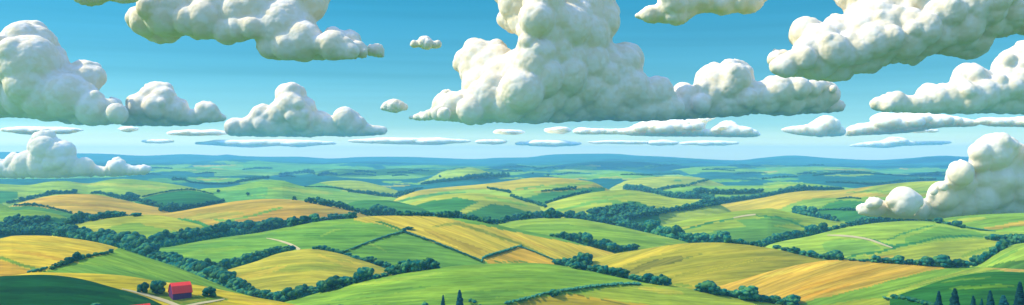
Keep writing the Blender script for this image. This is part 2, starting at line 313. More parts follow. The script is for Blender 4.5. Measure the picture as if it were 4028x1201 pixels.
hill('AE', [(2440,722),(2478,706),(2576,696),(2664,694),(2753,699),(2790,709),(2840,725)], 4300, 500, 70, crop(170,194,84), [(crop(90,160,110), lens(2666,711,36,6))])
# --- far belts of fields and woods
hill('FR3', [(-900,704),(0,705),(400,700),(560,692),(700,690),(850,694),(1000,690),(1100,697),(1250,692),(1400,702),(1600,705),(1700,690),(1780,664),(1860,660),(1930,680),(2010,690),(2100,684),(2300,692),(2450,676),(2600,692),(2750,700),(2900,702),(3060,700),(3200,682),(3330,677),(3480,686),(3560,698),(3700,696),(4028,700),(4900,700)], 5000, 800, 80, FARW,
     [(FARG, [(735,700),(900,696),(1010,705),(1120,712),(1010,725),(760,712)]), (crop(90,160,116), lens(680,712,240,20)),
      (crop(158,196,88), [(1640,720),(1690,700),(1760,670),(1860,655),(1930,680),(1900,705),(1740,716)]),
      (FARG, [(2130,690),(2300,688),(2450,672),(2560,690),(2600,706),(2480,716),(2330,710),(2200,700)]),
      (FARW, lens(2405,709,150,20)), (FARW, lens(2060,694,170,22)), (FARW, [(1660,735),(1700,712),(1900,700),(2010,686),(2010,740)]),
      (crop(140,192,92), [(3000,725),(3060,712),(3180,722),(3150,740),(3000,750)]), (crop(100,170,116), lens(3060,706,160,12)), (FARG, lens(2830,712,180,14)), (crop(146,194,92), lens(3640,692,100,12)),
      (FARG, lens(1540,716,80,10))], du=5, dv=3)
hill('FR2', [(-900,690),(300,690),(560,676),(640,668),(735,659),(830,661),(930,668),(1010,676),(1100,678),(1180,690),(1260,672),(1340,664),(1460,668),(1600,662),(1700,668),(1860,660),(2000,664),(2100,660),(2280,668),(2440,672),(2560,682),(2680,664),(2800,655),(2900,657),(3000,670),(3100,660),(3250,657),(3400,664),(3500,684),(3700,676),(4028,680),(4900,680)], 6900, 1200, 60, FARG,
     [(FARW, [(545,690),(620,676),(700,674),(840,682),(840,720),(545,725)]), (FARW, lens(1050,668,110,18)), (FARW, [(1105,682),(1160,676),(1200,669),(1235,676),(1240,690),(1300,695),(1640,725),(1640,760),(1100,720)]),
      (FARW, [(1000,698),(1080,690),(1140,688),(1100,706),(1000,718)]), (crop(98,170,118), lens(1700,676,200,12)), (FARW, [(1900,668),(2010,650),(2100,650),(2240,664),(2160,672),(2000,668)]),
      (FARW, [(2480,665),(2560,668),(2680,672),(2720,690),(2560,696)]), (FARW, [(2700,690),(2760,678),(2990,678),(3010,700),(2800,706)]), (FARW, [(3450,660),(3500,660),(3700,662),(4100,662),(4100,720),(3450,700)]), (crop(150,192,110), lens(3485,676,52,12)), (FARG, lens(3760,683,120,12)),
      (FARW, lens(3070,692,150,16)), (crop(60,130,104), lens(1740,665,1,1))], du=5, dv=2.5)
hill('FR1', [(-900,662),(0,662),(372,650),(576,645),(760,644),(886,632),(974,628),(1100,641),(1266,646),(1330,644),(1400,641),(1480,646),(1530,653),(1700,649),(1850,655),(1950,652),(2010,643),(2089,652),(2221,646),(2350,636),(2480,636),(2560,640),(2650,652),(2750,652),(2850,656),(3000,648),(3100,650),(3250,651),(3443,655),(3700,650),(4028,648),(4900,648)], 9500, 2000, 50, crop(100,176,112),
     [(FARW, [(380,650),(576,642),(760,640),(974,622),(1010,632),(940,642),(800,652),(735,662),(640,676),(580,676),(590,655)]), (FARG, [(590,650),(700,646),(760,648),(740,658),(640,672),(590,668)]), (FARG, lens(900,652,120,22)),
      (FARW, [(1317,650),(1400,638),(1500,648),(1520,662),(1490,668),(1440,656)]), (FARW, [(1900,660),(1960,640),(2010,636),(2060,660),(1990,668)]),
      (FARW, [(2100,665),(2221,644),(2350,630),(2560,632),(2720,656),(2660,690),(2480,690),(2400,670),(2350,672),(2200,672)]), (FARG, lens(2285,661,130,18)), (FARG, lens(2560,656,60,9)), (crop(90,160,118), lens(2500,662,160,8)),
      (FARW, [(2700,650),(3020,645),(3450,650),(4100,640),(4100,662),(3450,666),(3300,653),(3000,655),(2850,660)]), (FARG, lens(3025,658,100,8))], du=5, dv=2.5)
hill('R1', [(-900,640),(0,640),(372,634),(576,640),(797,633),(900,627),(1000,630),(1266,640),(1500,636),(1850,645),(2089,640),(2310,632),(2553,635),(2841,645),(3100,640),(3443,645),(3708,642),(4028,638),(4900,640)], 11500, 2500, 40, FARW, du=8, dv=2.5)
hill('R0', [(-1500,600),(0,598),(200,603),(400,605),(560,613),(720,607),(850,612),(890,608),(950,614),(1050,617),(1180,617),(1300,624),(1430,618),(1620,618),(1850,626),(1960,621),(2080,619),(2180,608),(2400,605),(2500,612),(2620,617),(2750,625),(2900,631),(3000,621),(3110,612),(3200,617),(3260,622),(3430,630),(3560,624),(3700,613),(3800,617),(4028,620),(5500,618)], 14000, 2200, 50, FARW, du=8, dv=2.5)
fr_ = random.Random(5)
for h in HL:                       # many narrow field strips on the far belts
    if h.key not in ('FR1', 'FR2', 'FR3'): continue
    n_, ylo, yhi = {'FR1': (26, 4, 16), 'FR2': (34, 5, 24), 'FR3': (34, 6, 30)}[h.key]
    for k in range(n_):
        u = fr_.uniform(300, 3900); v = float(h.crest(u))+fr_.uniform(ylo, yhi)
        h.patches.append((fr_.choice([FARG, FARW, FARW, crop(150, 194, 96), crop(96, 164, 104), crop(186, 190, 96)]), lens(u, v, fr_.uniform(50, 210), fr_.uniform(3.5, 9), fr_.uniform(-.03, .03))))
for h in HL: h.build()
HL.sort(key=lambda h: h.D)
def place(u, v, skip=()):
    """ground point seen at photo pixel (u, v): the nearest hill whose front covers it"""
    for h in HL:
        if h.key in skip or u < h.u0-20 or u > h.u1+20: continue
        if v >= h.crest(u):
            return h.point(u, v), h
    h = HL[-1]; return h.point(u, v), h
# ground sheet below everything, out past the farthest ridge
n = 60
gx, gy = np.meshgrid(np.linspace(-22000, 22000, n), np.linspace(-1500, 16000, n), indexing='ij')
gz = -60+8*np.sin(gx*.0011)*np.cos(gy*.0013)
i = np.arange(n-1)[:, None]*n+np.arange(n-1)[None]
g = mesh_np('ground', np.stack([gx, gy, gz], -1).reshape(-1, 3), np.stack([i, i+n, i+n+1, i+1], -1).reshape(-1, 4), plain('pasture', crop(110, 165, 90), scale=.002, var=.2))
tag(g, kind='structure')

# ------------------------------------------------------------------ icosphere templates and lumpy bodies
def ico(sub):
    import bmesh
    bm = bmesh.new(); bmesh.ops.create_icosphere(bm, subdivisions=sub, radius=1.0)
    V = np.array([v.co[:] for v in bm.verts]); Fc = np.array([[v.index for v in f.verts] for f in bm.faces]); bm.free()
    return V, Fc
ICO = {k: ico(k) for k in (1, 2, 3, 4)}
def lumps(cent, rad, sub, amp, freq=2.2, squash=None):
    """many wobbly balls as one vertex/face array"""
    V0_, F0_ = ICO[sub]; VV = []; FF = []; off = 0
    for c, r in zip(cent, rad):
        ph = rng.uniform(0, 6.28, 9); q = V0_*freq
        d = (np.sin(q[:, 0]*1.3+q[:, 1]*.9+ph[0])+np.sin(q[:, 1]*1.7-q[:, 2]*1.1+ph[1])+np.sin(q[:, 2]*1.5+q[:, 0]*.7+ph[2])
             + .6*np.sin(q[:, 0]*3.1+ph[3])*np.sin(q[:, 1]*2.9+ph[4])+.6*np.sin(q[:, 2]*3.3+ph[5])*np.sin(q[:, 0]*2.7+ph[6]))/3
        P = V0_*(1+amp*d)[:, None]*np.asarray(r)*(squash if squash is not None else 1.0)+np.asarray(c)
        VV.append(P); FF.append(F0_+off); off += len(V0_)
    return np.concatenate(VV), np.concatenate(FF)

# ------------------------------------------------------------------ trees
def crown_arrays(seed, sub=2, n=34, leaves=700, wide=1.0, low=0.02):
    """broad crown of unit height, unit-ish width, standing on z=0"""
    global rng
    keep = rng; rng = np.random.default_rng(seed)
    cs = []; rs = []
    k = rng.integers(2, 5)                       # two to four main heads
    heads = [(rng.uniform(-.22, .22)*wide, rng.uniform(-.2, .2), rng.uniform(.45, .68), rng.uniform(.26, .36)) for _ in range(k)]
    heads[0] = (rng.uniform(-.08, .08), 0, .62, .36)
    for h in heads:
        cs.append(h[:3]); rs.append(h[3]*.82)
    for _ in range(n):
        h = heads[rng.integers(len(heads))]; d = rng.normal(size=3); d /= np.linalg.norm(d)
        if d[2] < -.3: d[2] *= .5
        rr = rng.uniform(.13, .23); p = np.array(h[:3])+d*(h[3]-rr*.55)*np.array([wide, 1, 1]); p[2] = max(p[2], rr*.7+low)
        cs.append(p); rs.append(rr)
    for _ in range(n//3):                        # skirt down to the ground
        a = rng.uniform(0, 6.28); rr = rng.uniform(.13, .21); q = rng.uniform(.1, .36)
        cs.append((math.cos(a)*q*wide, math.sin(a)*q, rng.uniform(.10, .32)+low)); rs.append(rr)
    V, Fc = lumps(cs, rs, sub, .16, 2.6)
    V = V+rng.normal(scale=.006, size=V.shape)
    if leaves:
        idx = rng.integers(0, len(V), leaves); base = V[idx]; out = base-np.array([0, 0, .5]); out /= np.linalg.norm(out, axis=1)[:, None]+1e-6
        c = base+out*rng.uniform(0, .035, (leaves, 1)); s = rng.uniform(.012, .03, (leaves, 1, 1))
        tri = rng.normal(size=(leaves, 3, 3)); tri /= np.linalg.norm(tri, axis=2)[..., None]
        LV = (c[:, None]+tri*s).reshape(-1, 3); LF = np.arange(leaves*3).reshape(-1, 3)+len(V)
        V = np.concatenate([V, LV]); Fc = np.concatenate([Fc, LF])
    V[:, 2] = np.maximum(V[:, 2], -.06)
    top = V[:, 2].max(); V[:, 2] /= top
    rng = keep
    return V, Fc
def trunk_arrays(h=.35, r=.035, limbs=3):
    V = []; Fc = []
    def tube(p0, p1, r0, r1, s=7):
        o = len(V); p0 = Vector(p0); p1 = Vector(p1); d = (p1-p0).normalized(); a = d.orthogonal().normalized(); b = d.cross(a)
        for p, rr in ((p0, r0), ((p0+p1)/2, (r0+r1)/2*.95), (p1, r1)):
            for k in range(s):
                t = 2*math.pi*k/s; V.append(p+a*math.cos(t)*rr+b*math.sin(t)*rr)
        for j in range(2):
            for k in range(s): Fc.append((o+j*s+k, o+j*s+(k+1) % s, o+(j+1)*s+(k+1) % s, o+(j+1)*s+k))
    tube((0, 0, -.08), (0.01, 0, h), r, r*.7)
    for k in range(limbs):
        a = 2*math.pi*k/limbs+.4; tube((0.01, 0, h*.9), (math.cos(a)*.2, math.sin(a)*.2, h+.28), r*.55, r*.2, 6)
    return np.array(V), np.array(Fc)
NEARV = 6
protos = []
tv, tf = trunk_arrays()
me_trunk = None
def crown_mesh(i):
    V, Fc = crown_arrays(100+i, 2, 22, 900, wide=[1, 1.35, 1.1, 1.6, .9, 1.2][i])
    me = mesh_np('crown', V, Fc, M_TREE).data
    o = [x for x in C.objects if x.data == me][0]; C.objects.unlink(o); bpy.data.objects.remove(o)
    return me
CROWNS = [crown_mesh(i) for i in range(NEARV)]
_t = mesh_np('trunk', tv, tf, M_TRUNK); ME_TRUNK = _t.data; C.objects.unlink(_t); bpy.data.objects.remove(_t)
ORD = ['first','second','third','fourth','fifth','sixth','seventh','eighth','ninth','tenth','eleventh','twelfth','thirteenth','fourteenth','fifteenth','sixteenth','seventeenth','eighteenth','nineteenth','twentieth']+['twenty-'+s for s in ('first','second','third','fourth','fifth','sixth','seventh','eighth','ninth')]+['thirtieth']+['thirty-'+s for s in ('first','second','third','fourth','fifth','sixth','seventh','eighth','ninth')]+['fortieth']
NT = 0
def tree(u, v, hpx, wpx, label, group=None, skip=(), name='broadleaf_tree', var=None, cat='tree'):
    """one tree: root Empty on the ground > crown, trunk"""
    global NT
    p, h = place(u, v, skip)
    m = hpx/F*p[1]; w = wpx/F*p[1]
    o = bpy.data.objects.new(name, None); C.objects.link(o); o.location = p-np.array([0, 0, m*.05]); o.empty_display_size = 1
    o.rotation_euler = (0, 0, random.uniform(-.5, .5)+random.choice((0, math.pi))); o.scale = (w, w, m*1.06)
    me = CROWNS[var if var is not None else random.randrange(NEARV)]
    c = bpy.data.objects.new('crown', me); C.objects.link(c); c.parent = o
    t = bpy.data.objects.new('trunk', ME_TRUNK); C.objects.link(t); t.parent = o
    tag(o, label, cat, group); NT += 1
    return o
def row_points(pts, spacing, jit=.25):
    P = smooth_line([(a, b) for a, b, c in pts], step=4); d = np.concatenate([[0], np.cumsum(np.hypot(*np.diff(P, axis=0).T))])
    hx = [0]; 
    for k in range(1, len(pts)): hx.append(hx[-1]+math.hypot(pts[k][0]-pts[k-1][0], pts[k][1]-pts[k-1][1]))
    hx = np.array(hx)*d[-1]/max(hx[-1], 1e-6); hs = np.array([p[2] for p in pts])
    out = []; s = 0
    while s <= d[-1]:
        hh = float(np.interp(s, hx, hs)); out.append((float(np.interp(s, d, P[:, 0])), float(np.interp(s, d, P[:, 1])), hh))
        s += hh*spacing*random.uniform(1-jit, 1+jit)
    return out
def row(pts, desc, group, spacing=.62, wide=1.15, skip=()):
    pp = row_points(pts, spacing)
    pp.sort()
    undergrowth(pts, desc, skip)
    for k, (u, v, h) in enumerate(pp):
        hh = h*random.uniform(.72, 1.18)
        side = f'{ORD[k]} round tree from the left {desc}' if len(pp) > 1 else f'round tree {desc}'
        tree(u, v-random.uniform(1.5, 4), hh, hh*wide*random.uniform(.9, 1.2), side, group, skip)
def named(L, desc, group, skip=()):
    """hand placed trees (centre, base, height, width)"""
    undergrowth([(u, v, h*.8) for u, v, h, w in sorted(L)], desc, skip)
    for k, (u, v, h, w) in enumerate(sorted(L)):
        tree(u, v, h, w*1.15, f'{ORD[k]} tree from the left {desc}' if len(L) > 1 else f'round tree {desc}', group, skip)

def undergrowth(pts, desc, skip=()):
    P = smooth_line(pts, step=7); cs = []; rs = []
    for (u, v, h_) in P:
        p, hl = place(u, v-2.5, skip); m = h_/F*p[1]
        for k in range(4):
            r = m*random.uniform(.24, .38); cs.append((p[0]+random.uniform(-.35, .35)*m, p[1]+random.uniform(-.4, .4)*m, p[2]+m*random.uniform(.02, .24))); rs.append((r*1.2, r*1.2, r))
    V, Fc = lumps(cs, rs, 1, .2, 2.6)
    o = mesh_np('undergrowth', V, Fc, M_TREE); tag(o, 'dark undergrowth beneath the trees '+desc, 'undergrowth', 'undergrowth beneath the hedgerow trees')
# farm trees
tree(548, 1150, 32, 26, 'smaller low lobe of dark green bush at left end of the barn yard', var=0, name='bush', cat='bush')
tree(568, 1152, 44, 34, 'upright dark green bush beside the low bush left of the red barn', var=4, name='bush', cat='bush')
tree(624, 1154, 53, 56, 'large bushy tree just left of the red barn', var=2)
tree(824, 1166, 40, 56, 'round lone tree in the yellow field right of the red barn', var=5)
# hedgerows of trees, nearest first
row([(215,927,22),(262,929,40),(300,936,54),(360,948,40),(410,955,52),(470,970,58),(530,985,62),(575,1000,50),(620,1022,42)], 'in the wood behind the golden left hill', 'trees behind the golden left hill', .5)
row([(640,1030,40),(700,1052,52),(760,1074,64),(820,1100,80),(862,1116,60),(930,1142,52),(1000,1164,44)], 'down the right edge of the barn hill', 'trees down the right edge of the barn hill', .42)
row([(872,1066,46),(920,1052,40),(970,1036,34),(1040,1012,26),(1100,994,22),(1155,982,20)], 'behind the left slope of the yellow dome hill', 'trees behind the yellow dome hill', .55)
row([(600,976,52),(660,970,66),(740,953,50),(800,944,44),(860,934,52),(905,926,62),(960,918,50),(1010,912,40)], 'above the crest of the green slope, west part', 'trees above the crest of the green slope', .5)
named([(1035,908,44,60),(1070,905,52,76),(1108,897,34,40),(1155,889,40,44),(1195,881,34,50),(1240,873,34,44),(1275,868,16,26),(1318,864,26,36),(1352,862,22,30),(1380,860,28,30)], 'above the crest of the green slope, toward wheat', 'trees above the crest of the green slope toward wheat')
named([(1020,1168,30,44),(1045,1172,34,40),(1075,1178,30,40),(1103,1184,40,44),(1140,1182,54,56),(1195,1168,52,60),(1230,1158,34,50),(1275,1148,46,54),(1318,1138,56,76),(1362,1124,38,48),(1408,1112,44,52),(1442,1103,54,60),(1482,1096,20,30),(1512,1089,18,30)], 'along the left crest of the front green hill', 'trees along the left crest of the front green hill')
named([(1546,1082,40,44),(1574,1077,50,48),(1604,1072,54,52),(1632,1068,46,44),(1660,1064,42,44),(1684,1060,48,50),(1712,1057,32,36)], 'in the copse beside the front green hill', 'trees in the copse beside the front green hill')
row([(1235,983,12),(1270,984,16),(1310,992,14),(1350,1001,12)], 'on the right shoulder of the yellow dome hill', 'small trees on the right shoulder of the yellow dome hill', .9, 1.3)
named([(1372,1008,14,22),(1400,1018,14,24),(1458,1035,28,34),(1490,1046,24,36),(1520,1056,28,34)], 'down the right edge of the yellow dome hill', 'trees down the right edge of the yellow dome hill')
tree(1588, 914, 18, 20, 'dark little bush where two hedges meet at the wheat corner', name='bush', cat='bush', skip=('H','G'))
tree(1608, 904, 14, 26, 'pale green little bush above the wheat corner', name='bush', cat='bush', skip=('H','G'))
named([(2195,1041,24,34),(2225,1046,34,40),(2262,1050,44,44),(2290,1044,54,50),(2312,1036,36,34)], 'in the clump below the wheat field', 'trees in the clump below the wheat field')
named([(2270,1058,26,34),(2296,1062,26,36),(2322,1066,22,26),(2346,1071,32,40),(2378,1078,36,38),(2412,1085,34,36),(2438,1091,40,50),(2460,1095,28,28),(2494,1103,26,30),(2520,1108,24,26),(2545,1113,40,40),(2580,1119,36,34),(2604,1121,44,50),(2624,1122,30,26)], 'on the right crest of the front green hill', 'trees on the right crest of the front green hill')
named([(2755,1146,34,44),(2790,1153,50,70),(2842,1162,28,44),(2890,1170,28,38),(2935,1180,58,74),(2965,1184,34,36),(3000,1188,30,44),(3040,1194,34,46),(3075,1198,24,30),(3118,1202,44,62)], 'below the orange striped field', 'trees below the orange striped field')
named([(2170,930,12,20),(2192,934,16,22),(2218,941,32,30),(2250,949,34,40),(2280,958,46,44),(2312,966,52,50),(2344,975,34,40),(2378,983,46,52),(2404,990,38,44),(2430,988,26,34),(2455,985,22,28),(2476,984,24,26),(2496,981,24,26)], 'on the right shoulder of the wheat hill', 'trees on the right shoulder of the wheat hill')
named([(2440,890,26,36),(2466,896,30,34),(2495,902,30,40),(2530,910,38,44),(2568,919,56,60),(2605,928,40,40),(2632,934,44,38),(2662,940,56,48),(2692,948,34,34),(2715,952,38,40),(2742,953,38,40),(2772,953,38,44),(2806,953,32,40),(2838,954,48,46),(2862,956,32,30),(2890,958,18,22),(2912,960,22,26),(2938,962,14,20),(2960,966,18,24),(2985,970,26,26)], 'above the big olive hill', 'trees above the big olive hill')
row([(3005,968,30),(3035,956,26),(3060,950,30),(3100,942,28),(3150,934,26)], 'left of the square copse on the mid slope', 'trees left of the square copse', .6)
named([(3180,928,42,36),(3205,922,40,34),(3232,916,42,34),(3262,908,16,26),(3290,901,16,26),(3318,895,16,24),(3345,889,22,30)], 'of the square copse and hedge beside it', 'trees of the square copse')
named([(3380,886,28,36),(3410,881,34,40),(3444,877,34,44),(3480,874,36,44),(3516,872,34,44),(3552,870,36,46),(3590,869,32,44),(3626,869,28,44),(3660,871,26,40),(3690,874,18,30)], 'under the big low cloud', 'trees under the big low cloud')
named([(3690,878,12,20),(3730,884,12,20),(3766,893,26,36),(3785,898,16,18)], 'on the hedge right of the low cloud', 'trees on the hedge right of the low cloud')
named([(3056,977,14,26),(3092,986,14,26),(3124,997,28,34),(3160,1004,20,30),(3192,1012,28,42),(3228,1017,18,28),(3258,1022,32,34),(3285,1023,42,48),(3308,1024,26,28)], 'at the left tip of the orange field', 'trees at the left tip of the orange field')
named([(3350,1026,10,24),(3392,1029,10,26),(3441,1033,32,32),(3484,1035,22,36),(3508,1036,18,22),(3535,1039,36,44),(3582,1042,24,26),(3604,1044,24,26),(3642,1047,40,48),(3672,1048,26,28),(3708,1051,50,72),(3742,1051,28,30),(3770,1052,36,46),(3802,1052,28,30)], 'above the crest of the orange field', 'trees above the crest of the orange field')
named([(3835,1046,44,46),(3862,1034,36,32),(3884,1020,34,30),(3906,1006,36,30),(3930,990,40,34),(3952,978,40,34),(3976,966,34,34),(4000,958,36,36),(4024,953,30,32)], 'climbing behind the pale green slope at right', 'trees climbing behind the pale green slope')
named([(3888,942,14,24),(3912,944,24,36),(3945,947,24,34),(3975,946,28,38),(4004,944,26,36)], 'at the right edge above the pale slope', 'trees at the right edge above the pale slope', skip=('L',))
row([(3130,838,24),(3170,848,42),(3200,855,30),(3240,863,22),(3290,872,18)], 'behind the grassy shoulder below the long yellow hill', 'trees behind the grassy shoulder', .7)
named([(205,1058,14,20),(222,1050,16,24),(246,1043,20,26),(268,1036,26,26),(286,1030,20,20),(303,1024,34,28),(326,1018,18,22),(350,1012,14,22),(375,1006,14,22),(398,1002,12,20),(420,999,12,18),(438,995,16,16)], 'on the hedge between golden and green fields', 'trees on the hedge between golden and green fields', skip=('A','B'))
named([(372,868,26,36),(400,862,30,40),(432,857,30,44),(465,853,22,36),(540,850,14,34)], 'above the crest of the pale green dome', 'trees above the crest of the pale green dome')
named([(250,897,30,34),(278,889,34,36),(312,880,52,36),(340,872,36,34),(225,910,24,30)], 'climbing the left edge of the pale green dome', 'trees climbing the left edge of the pale green dome')
print('individual trees', NT)

# merged far woods and hedgerow trees (uncountable at this size)
def far_crowns(items, name, label, sub=1, n=13):
    VV = []; FF = []; off = 0
    T = [crown_arrays(300+i, sub, n, 60, wide=1.3) for i in range(5)]
    for (u, v, hp) in items:
        p, h = place(u, v-1.5); m = hp/F*p[1]; V, Fc = T[random.randrange(5)]
        a = random.uniform(0, 6.28); c, s = math.cos(a), math.sin(a); w = m*random.uniform(1.0, 1.5)
        P = np.stack([(V[:, 0]*c-V[:, 1]*s)*w, (V[:, 0]*s+V[:, 1]*c)*w, V[:, 2]*m-m*.05], -1)+p
        VV.append(P); FF.append(Fc+off); off += len(V)
    o = mesh_np(name, np.concatenate(VV), np.concatenate(FF), M_TREE)
    tag(o, label, 'woodland', kind='stuff')
FR = []
def frow(pts, sp=.6): FR.extend((u, v, h*random.uniform(.75, 1.2)) for u, v, h in row_points(pts, sp))
def wood(poly, h, n):
    P = np.array(poly); lo = P.min(0); hi = P.max(0); k = 0
    while k < n:
        x, y = random.uniform(lo[0], hi[0]), random.uniform(lo[1], hi[1])
        if inpoly(np.array([x]), np.array([y]), P)[0]: FR.append((x, y, h*random.uniform(.7, 1.2))); k += 1
frow([(-30,926,34),(60,922,30),(150,920,30),(215,922,28)], .5); wood([(0,880),(80,868),(200,880),(240,900),(180,922),(0,922)], 30, 30); frow([(40,880,24),(90,876,30),(130,872,22),(200,868,20)])
frow([(30,802,14),(100,790,16),(199,768,18),(250,764,18),(305,762,16)]); frow([(360,764,12),(400,766,16),(474,784,16)]); frow([(480,784,20),(520,790,34),(560,800,24),(640,818,16)], .5)
frow([(645,836,26),(672,834,38),(700,828,28),(760,818,18),(841,803,16),(880,795,14)], .5); frow([(560,778,6),(642,760,7),(748,750,8),(840,768,6)], .8)
frow([(60,812,10),(130,812,14),(190,820,10),(280,842,10)], .8)
FR += [(1160,789,18),(860,758,12),(975,770,14)]
frow([(1205,798,22),(1235,802,36),(1262,808,28),(1285,812,32),(1340,822,32),(1365,828,22),(1440,846,20)], .5)
frow([(1440,848,26),(1470,850,40),(1500,850,44),(1530,850,34),(1560,850,20),(1640,852,22),(1705,853,18)], .5)
frow([(1722,856,22),(1755,858,32),(1790,859,30),(1822,862,32)], .5); frow([(1830,864,20),(1880,872,22),(1920,880,26),(1960,884,30),(2010,872,30),(2050,866,26)], .45)
frow([(1376,758,16),(1420,762,14),(1465,768,20),(1500,774,16),(1550,777,14),(1590,770,16),(1625,757,12)], .6)
frow([(2060,866,34),(2110,860,28),(2150,860,38),(2180,860,42),(2205,860,28),(2250,860,32),(2300,866,26),(2350,874,28),(2400,882,30)], .42)
wood([(2320,850),(2400,830),(2500,820),(2570,826),(2560,850),(2430,870)], 26, 42); frow([(2340,830,14),(2420,815,10),(2500,800,6)], 1.0)
frow([(2420,873,22),(2487,862,26),(2545,852,36),(2590,844,26),(2650,834,22),(2720,824,24),(2780,815,18),(2840,806,14)], .45)
frow([(2430,880,26),(2500,905,26),(2420,868,24)], .5)
frow([(2750,812,22),(2800,806,26),(2850,800,26),(2900,793,22),(2960,783,16),(3010,775,16),(3060,764,16),(3120,755,24),(3155,752,28),(3200,749,18),(3320,746,8)], .45)
frow([(2460,748,22),(2500,750,30),(2540,757,28),(2580,764,24),(2640,778,22),(2700,782,26),(2760,783,26),(2800,790,24)], .4); frow([(2590,750,10),(2640,742,14),(2700,736,14),(2760,718,10),(2790,712,10)], .7)
frow([(2700,768,18),(2760,764,26),(2790,764,28),(2850,765,20),(2900,763,20),(2950,762,18),(3000,758,16)], .55)
frow([(2010,775,12),(2060,792,14),(2110,805,16),(2146,822,18)], .5); frow([(2146,802,10),(2221,780,12),(2290,764,14),(2330,757,10)], .6); frow([(2190,750,6),(2245,745,18),(2270,748,10)], .7)
frow([(3250,720,6),(3330,722,10),(3440,728,12),(3560,716,12),(3680,710,12)], .6)
frow([(3220,830,8),(3280,828,8),(3340,830,14),(3420,832,10)], .8); frow([(3290,786,4),(3340,782,8),(3390,786,6)], .8)
frow([(2130,756,8),(2180,752,10),(2240,748,12)], .8); frow([(1920,745,10),(1935,748,14),(1960,752,10),(1990,757,14),(2006,762,12)], .6)
# small blue-green hedges and copses of the far belts
frow([(680,712,14),(720,711,12),(760,722,8),(880,728,10),(960,716,12),(1010,708,12),(1060,702,12)], .6)
frow([(1100,690,9),(1160,686,12),(1215,682,16),(1240,690,10)], .6); frow([(1250,694,10),(1290,688,14),(1330,692,8)], .7); frow([(1400,680,10),(1440,680,10),(1480,684,6)], .8)
frow([(1660,728,12),(1720,720,14),(1800,712,16),(1860,704,18),(1930,700,22),(2000,696,16)], .5); frow([(1200,738,5),(1300,740,6),(1370,752,8)], .8)
frow([(1560,770,14),(1600,756,12),(1660,744,8)], .6); FR += [(1730,700,12),(2155,695,12),(2095,686,8)]
frow([(3330,684,8),(3480,690,6),(3560,696,8),(3690,690,14)], .9); frow([(3000,708,8),(3080,700,8),(3140,698,6)], .8); frow([(3200,694,8),(3340,682,10),(3460,688,6)], .9)
for k in range(26):
    u = random.uniform(350, 3500); v = random.uniform(655, 705); L_ = random.uniform(40, 130); a_ = random.uniform(-.06, .06)
    frow([(u, v, 5), (u+L_/2, v+a_*L_/2-2, 8), (u+L_, v+a_*L_, 5)], .8)
print('far crowns', len(FR))
far_crowns(FR, 'distant_trees', 'small blue green hedgerow trees and woods scattered over the far hills')

# ------------------------------------------------------------------ hedges (low clipped strips between fields)
def hedge(pts, wpx, hpx, label, skip=(), mat=None):
    P = smooth_line(pts, step=max(2.0, wpx*.4)); cs = []; rs = []
    for (u, v) in P:
        p, h = place(u, v, skip); m = wpx/F*p[1]; hh = hpx/F*p[1]
        for k in range(3):
            r = m*random.uniform(.30, .46); cs.append((p[0]+random.uniform(-.3, .3)*m, p[1]+random.uniform(-.6, .6)*m*3, p[2]+hh*random.uniform(.15, .55))); rs.append((r*1.1, r*2.2, max(hh*.5, r*.4)))
    V, Fc = lumps(cs, rs, 1, .22, 2.6)
    o = mesh_np('hedge', V, Fc, mat or M_HEDGE); tag(o, label, 'hedge', 'hedges between the fields')
sk = ('A','B')
hedge([(1345,994),(1400,972),(1470,946),(1530,926),(1588,911)], 8, 5, 'dark hedge running down left from the wheat corner bush', sk+('H','G'))
hedge([(1592,912),(1680,942),(1760,972),(1830,1000),(1888,1024)], 8, 5, 'long hedge between wheat field and green triangle field', sk+('H','G'))
hedge([(1896,1030),(1903,1016),(1930,1005),(1980,990),(2030,975),(2052,970)], 8, 9, 'bushy hedge curving round the small golden field', sk+('H',))
hedge([(2050,972),(2100,990),(2150,1010),(2190,1026)], 6, 4, 'thin straight hedge between the two golden fields', sk+('H',))
hedge([(1990,1193),(2080,1172),(2160,1152),(2260,1136),(2360,1124),(2440,1118),(2514,1117)], 11, 7, 'long hedge across the front green hill at bottom')
tree(2180, 1166, 30, 36, 'dark bush on the long hedge of the front hill', name='bush', cat='bush', var=1)
hedge([(3520,1172),(3560,1178),(3610,1188),(3660,1200)], 22, 13, 'thick dark hedge at the left end of the cypress hill', mat=M_TREE)
hedge([(3475,1172),(3500,1176)], 8, 6, 'short pale hedge left of the cypress hill')
hedge([(3800,894),(3850,902),(3910,911)], 7, 4, 'blue green hedge on the skyline right of the far lone tree')
hedge([(125,1070),(150,1066),(175,1058)], 14, 10, 'pale bushy hedge between golden field and dark hill')
hedge([(1355,1003),(1400,1014),(1440,1026)], 8, 6, 'low hedge on the right shoulder of the yellow dome hill')
hedge([(1850,1184),(1870,1188)], 14, 8, 'low shrubby hedge right of the twin cypresses', mat=M_TREE)

# ------------------------------------------------------------------ pale paths
def path(pts, label=None, skip=(), lift=.35):
    """pts: (u, v, width)"""
    P = smooth_line(pts, step=6); d = np.gradient(P[:, :2], axis=0); nn = np.stack([-d[:, 1], d[:, 0]], -1); nn /= np.linalg.norm(nn, axis=1)[:, None]+1e-9
    V = []; n = len(P)
    for i_ in range(n):
        for s in (-.5, -.25, 0, .25, .5):
            u, v = P[i_, :2]+nn[i_]*P[i_, 2]*s
            p, h = place(u, v, skip); V.append((p[0], p[1]-.2, p[2]+lift))
    Fc = [(i_*5+k, i_*5+k+1, i_*5+k+6, i_*5+k+5) for i_ in range(n-1) for k in range(4)]
    o = mesh_np('path', V, Fc, M_PATH); tag(o, kind='structure')
path([(480,1138,3),(520,1147,6),(570,1160,9),(620,1175,11),(680,1197,14),(740,1225,18)], skip=('A',))
path([(730,1206,8),(790,1194,8),(840,1186,7),(884,1178,3)], skip=('A',))
path([(1048,938,2),(1090,946,5),(1130,958,8),(1158,970,9),(1178,985,14)], skip=('G','E'))
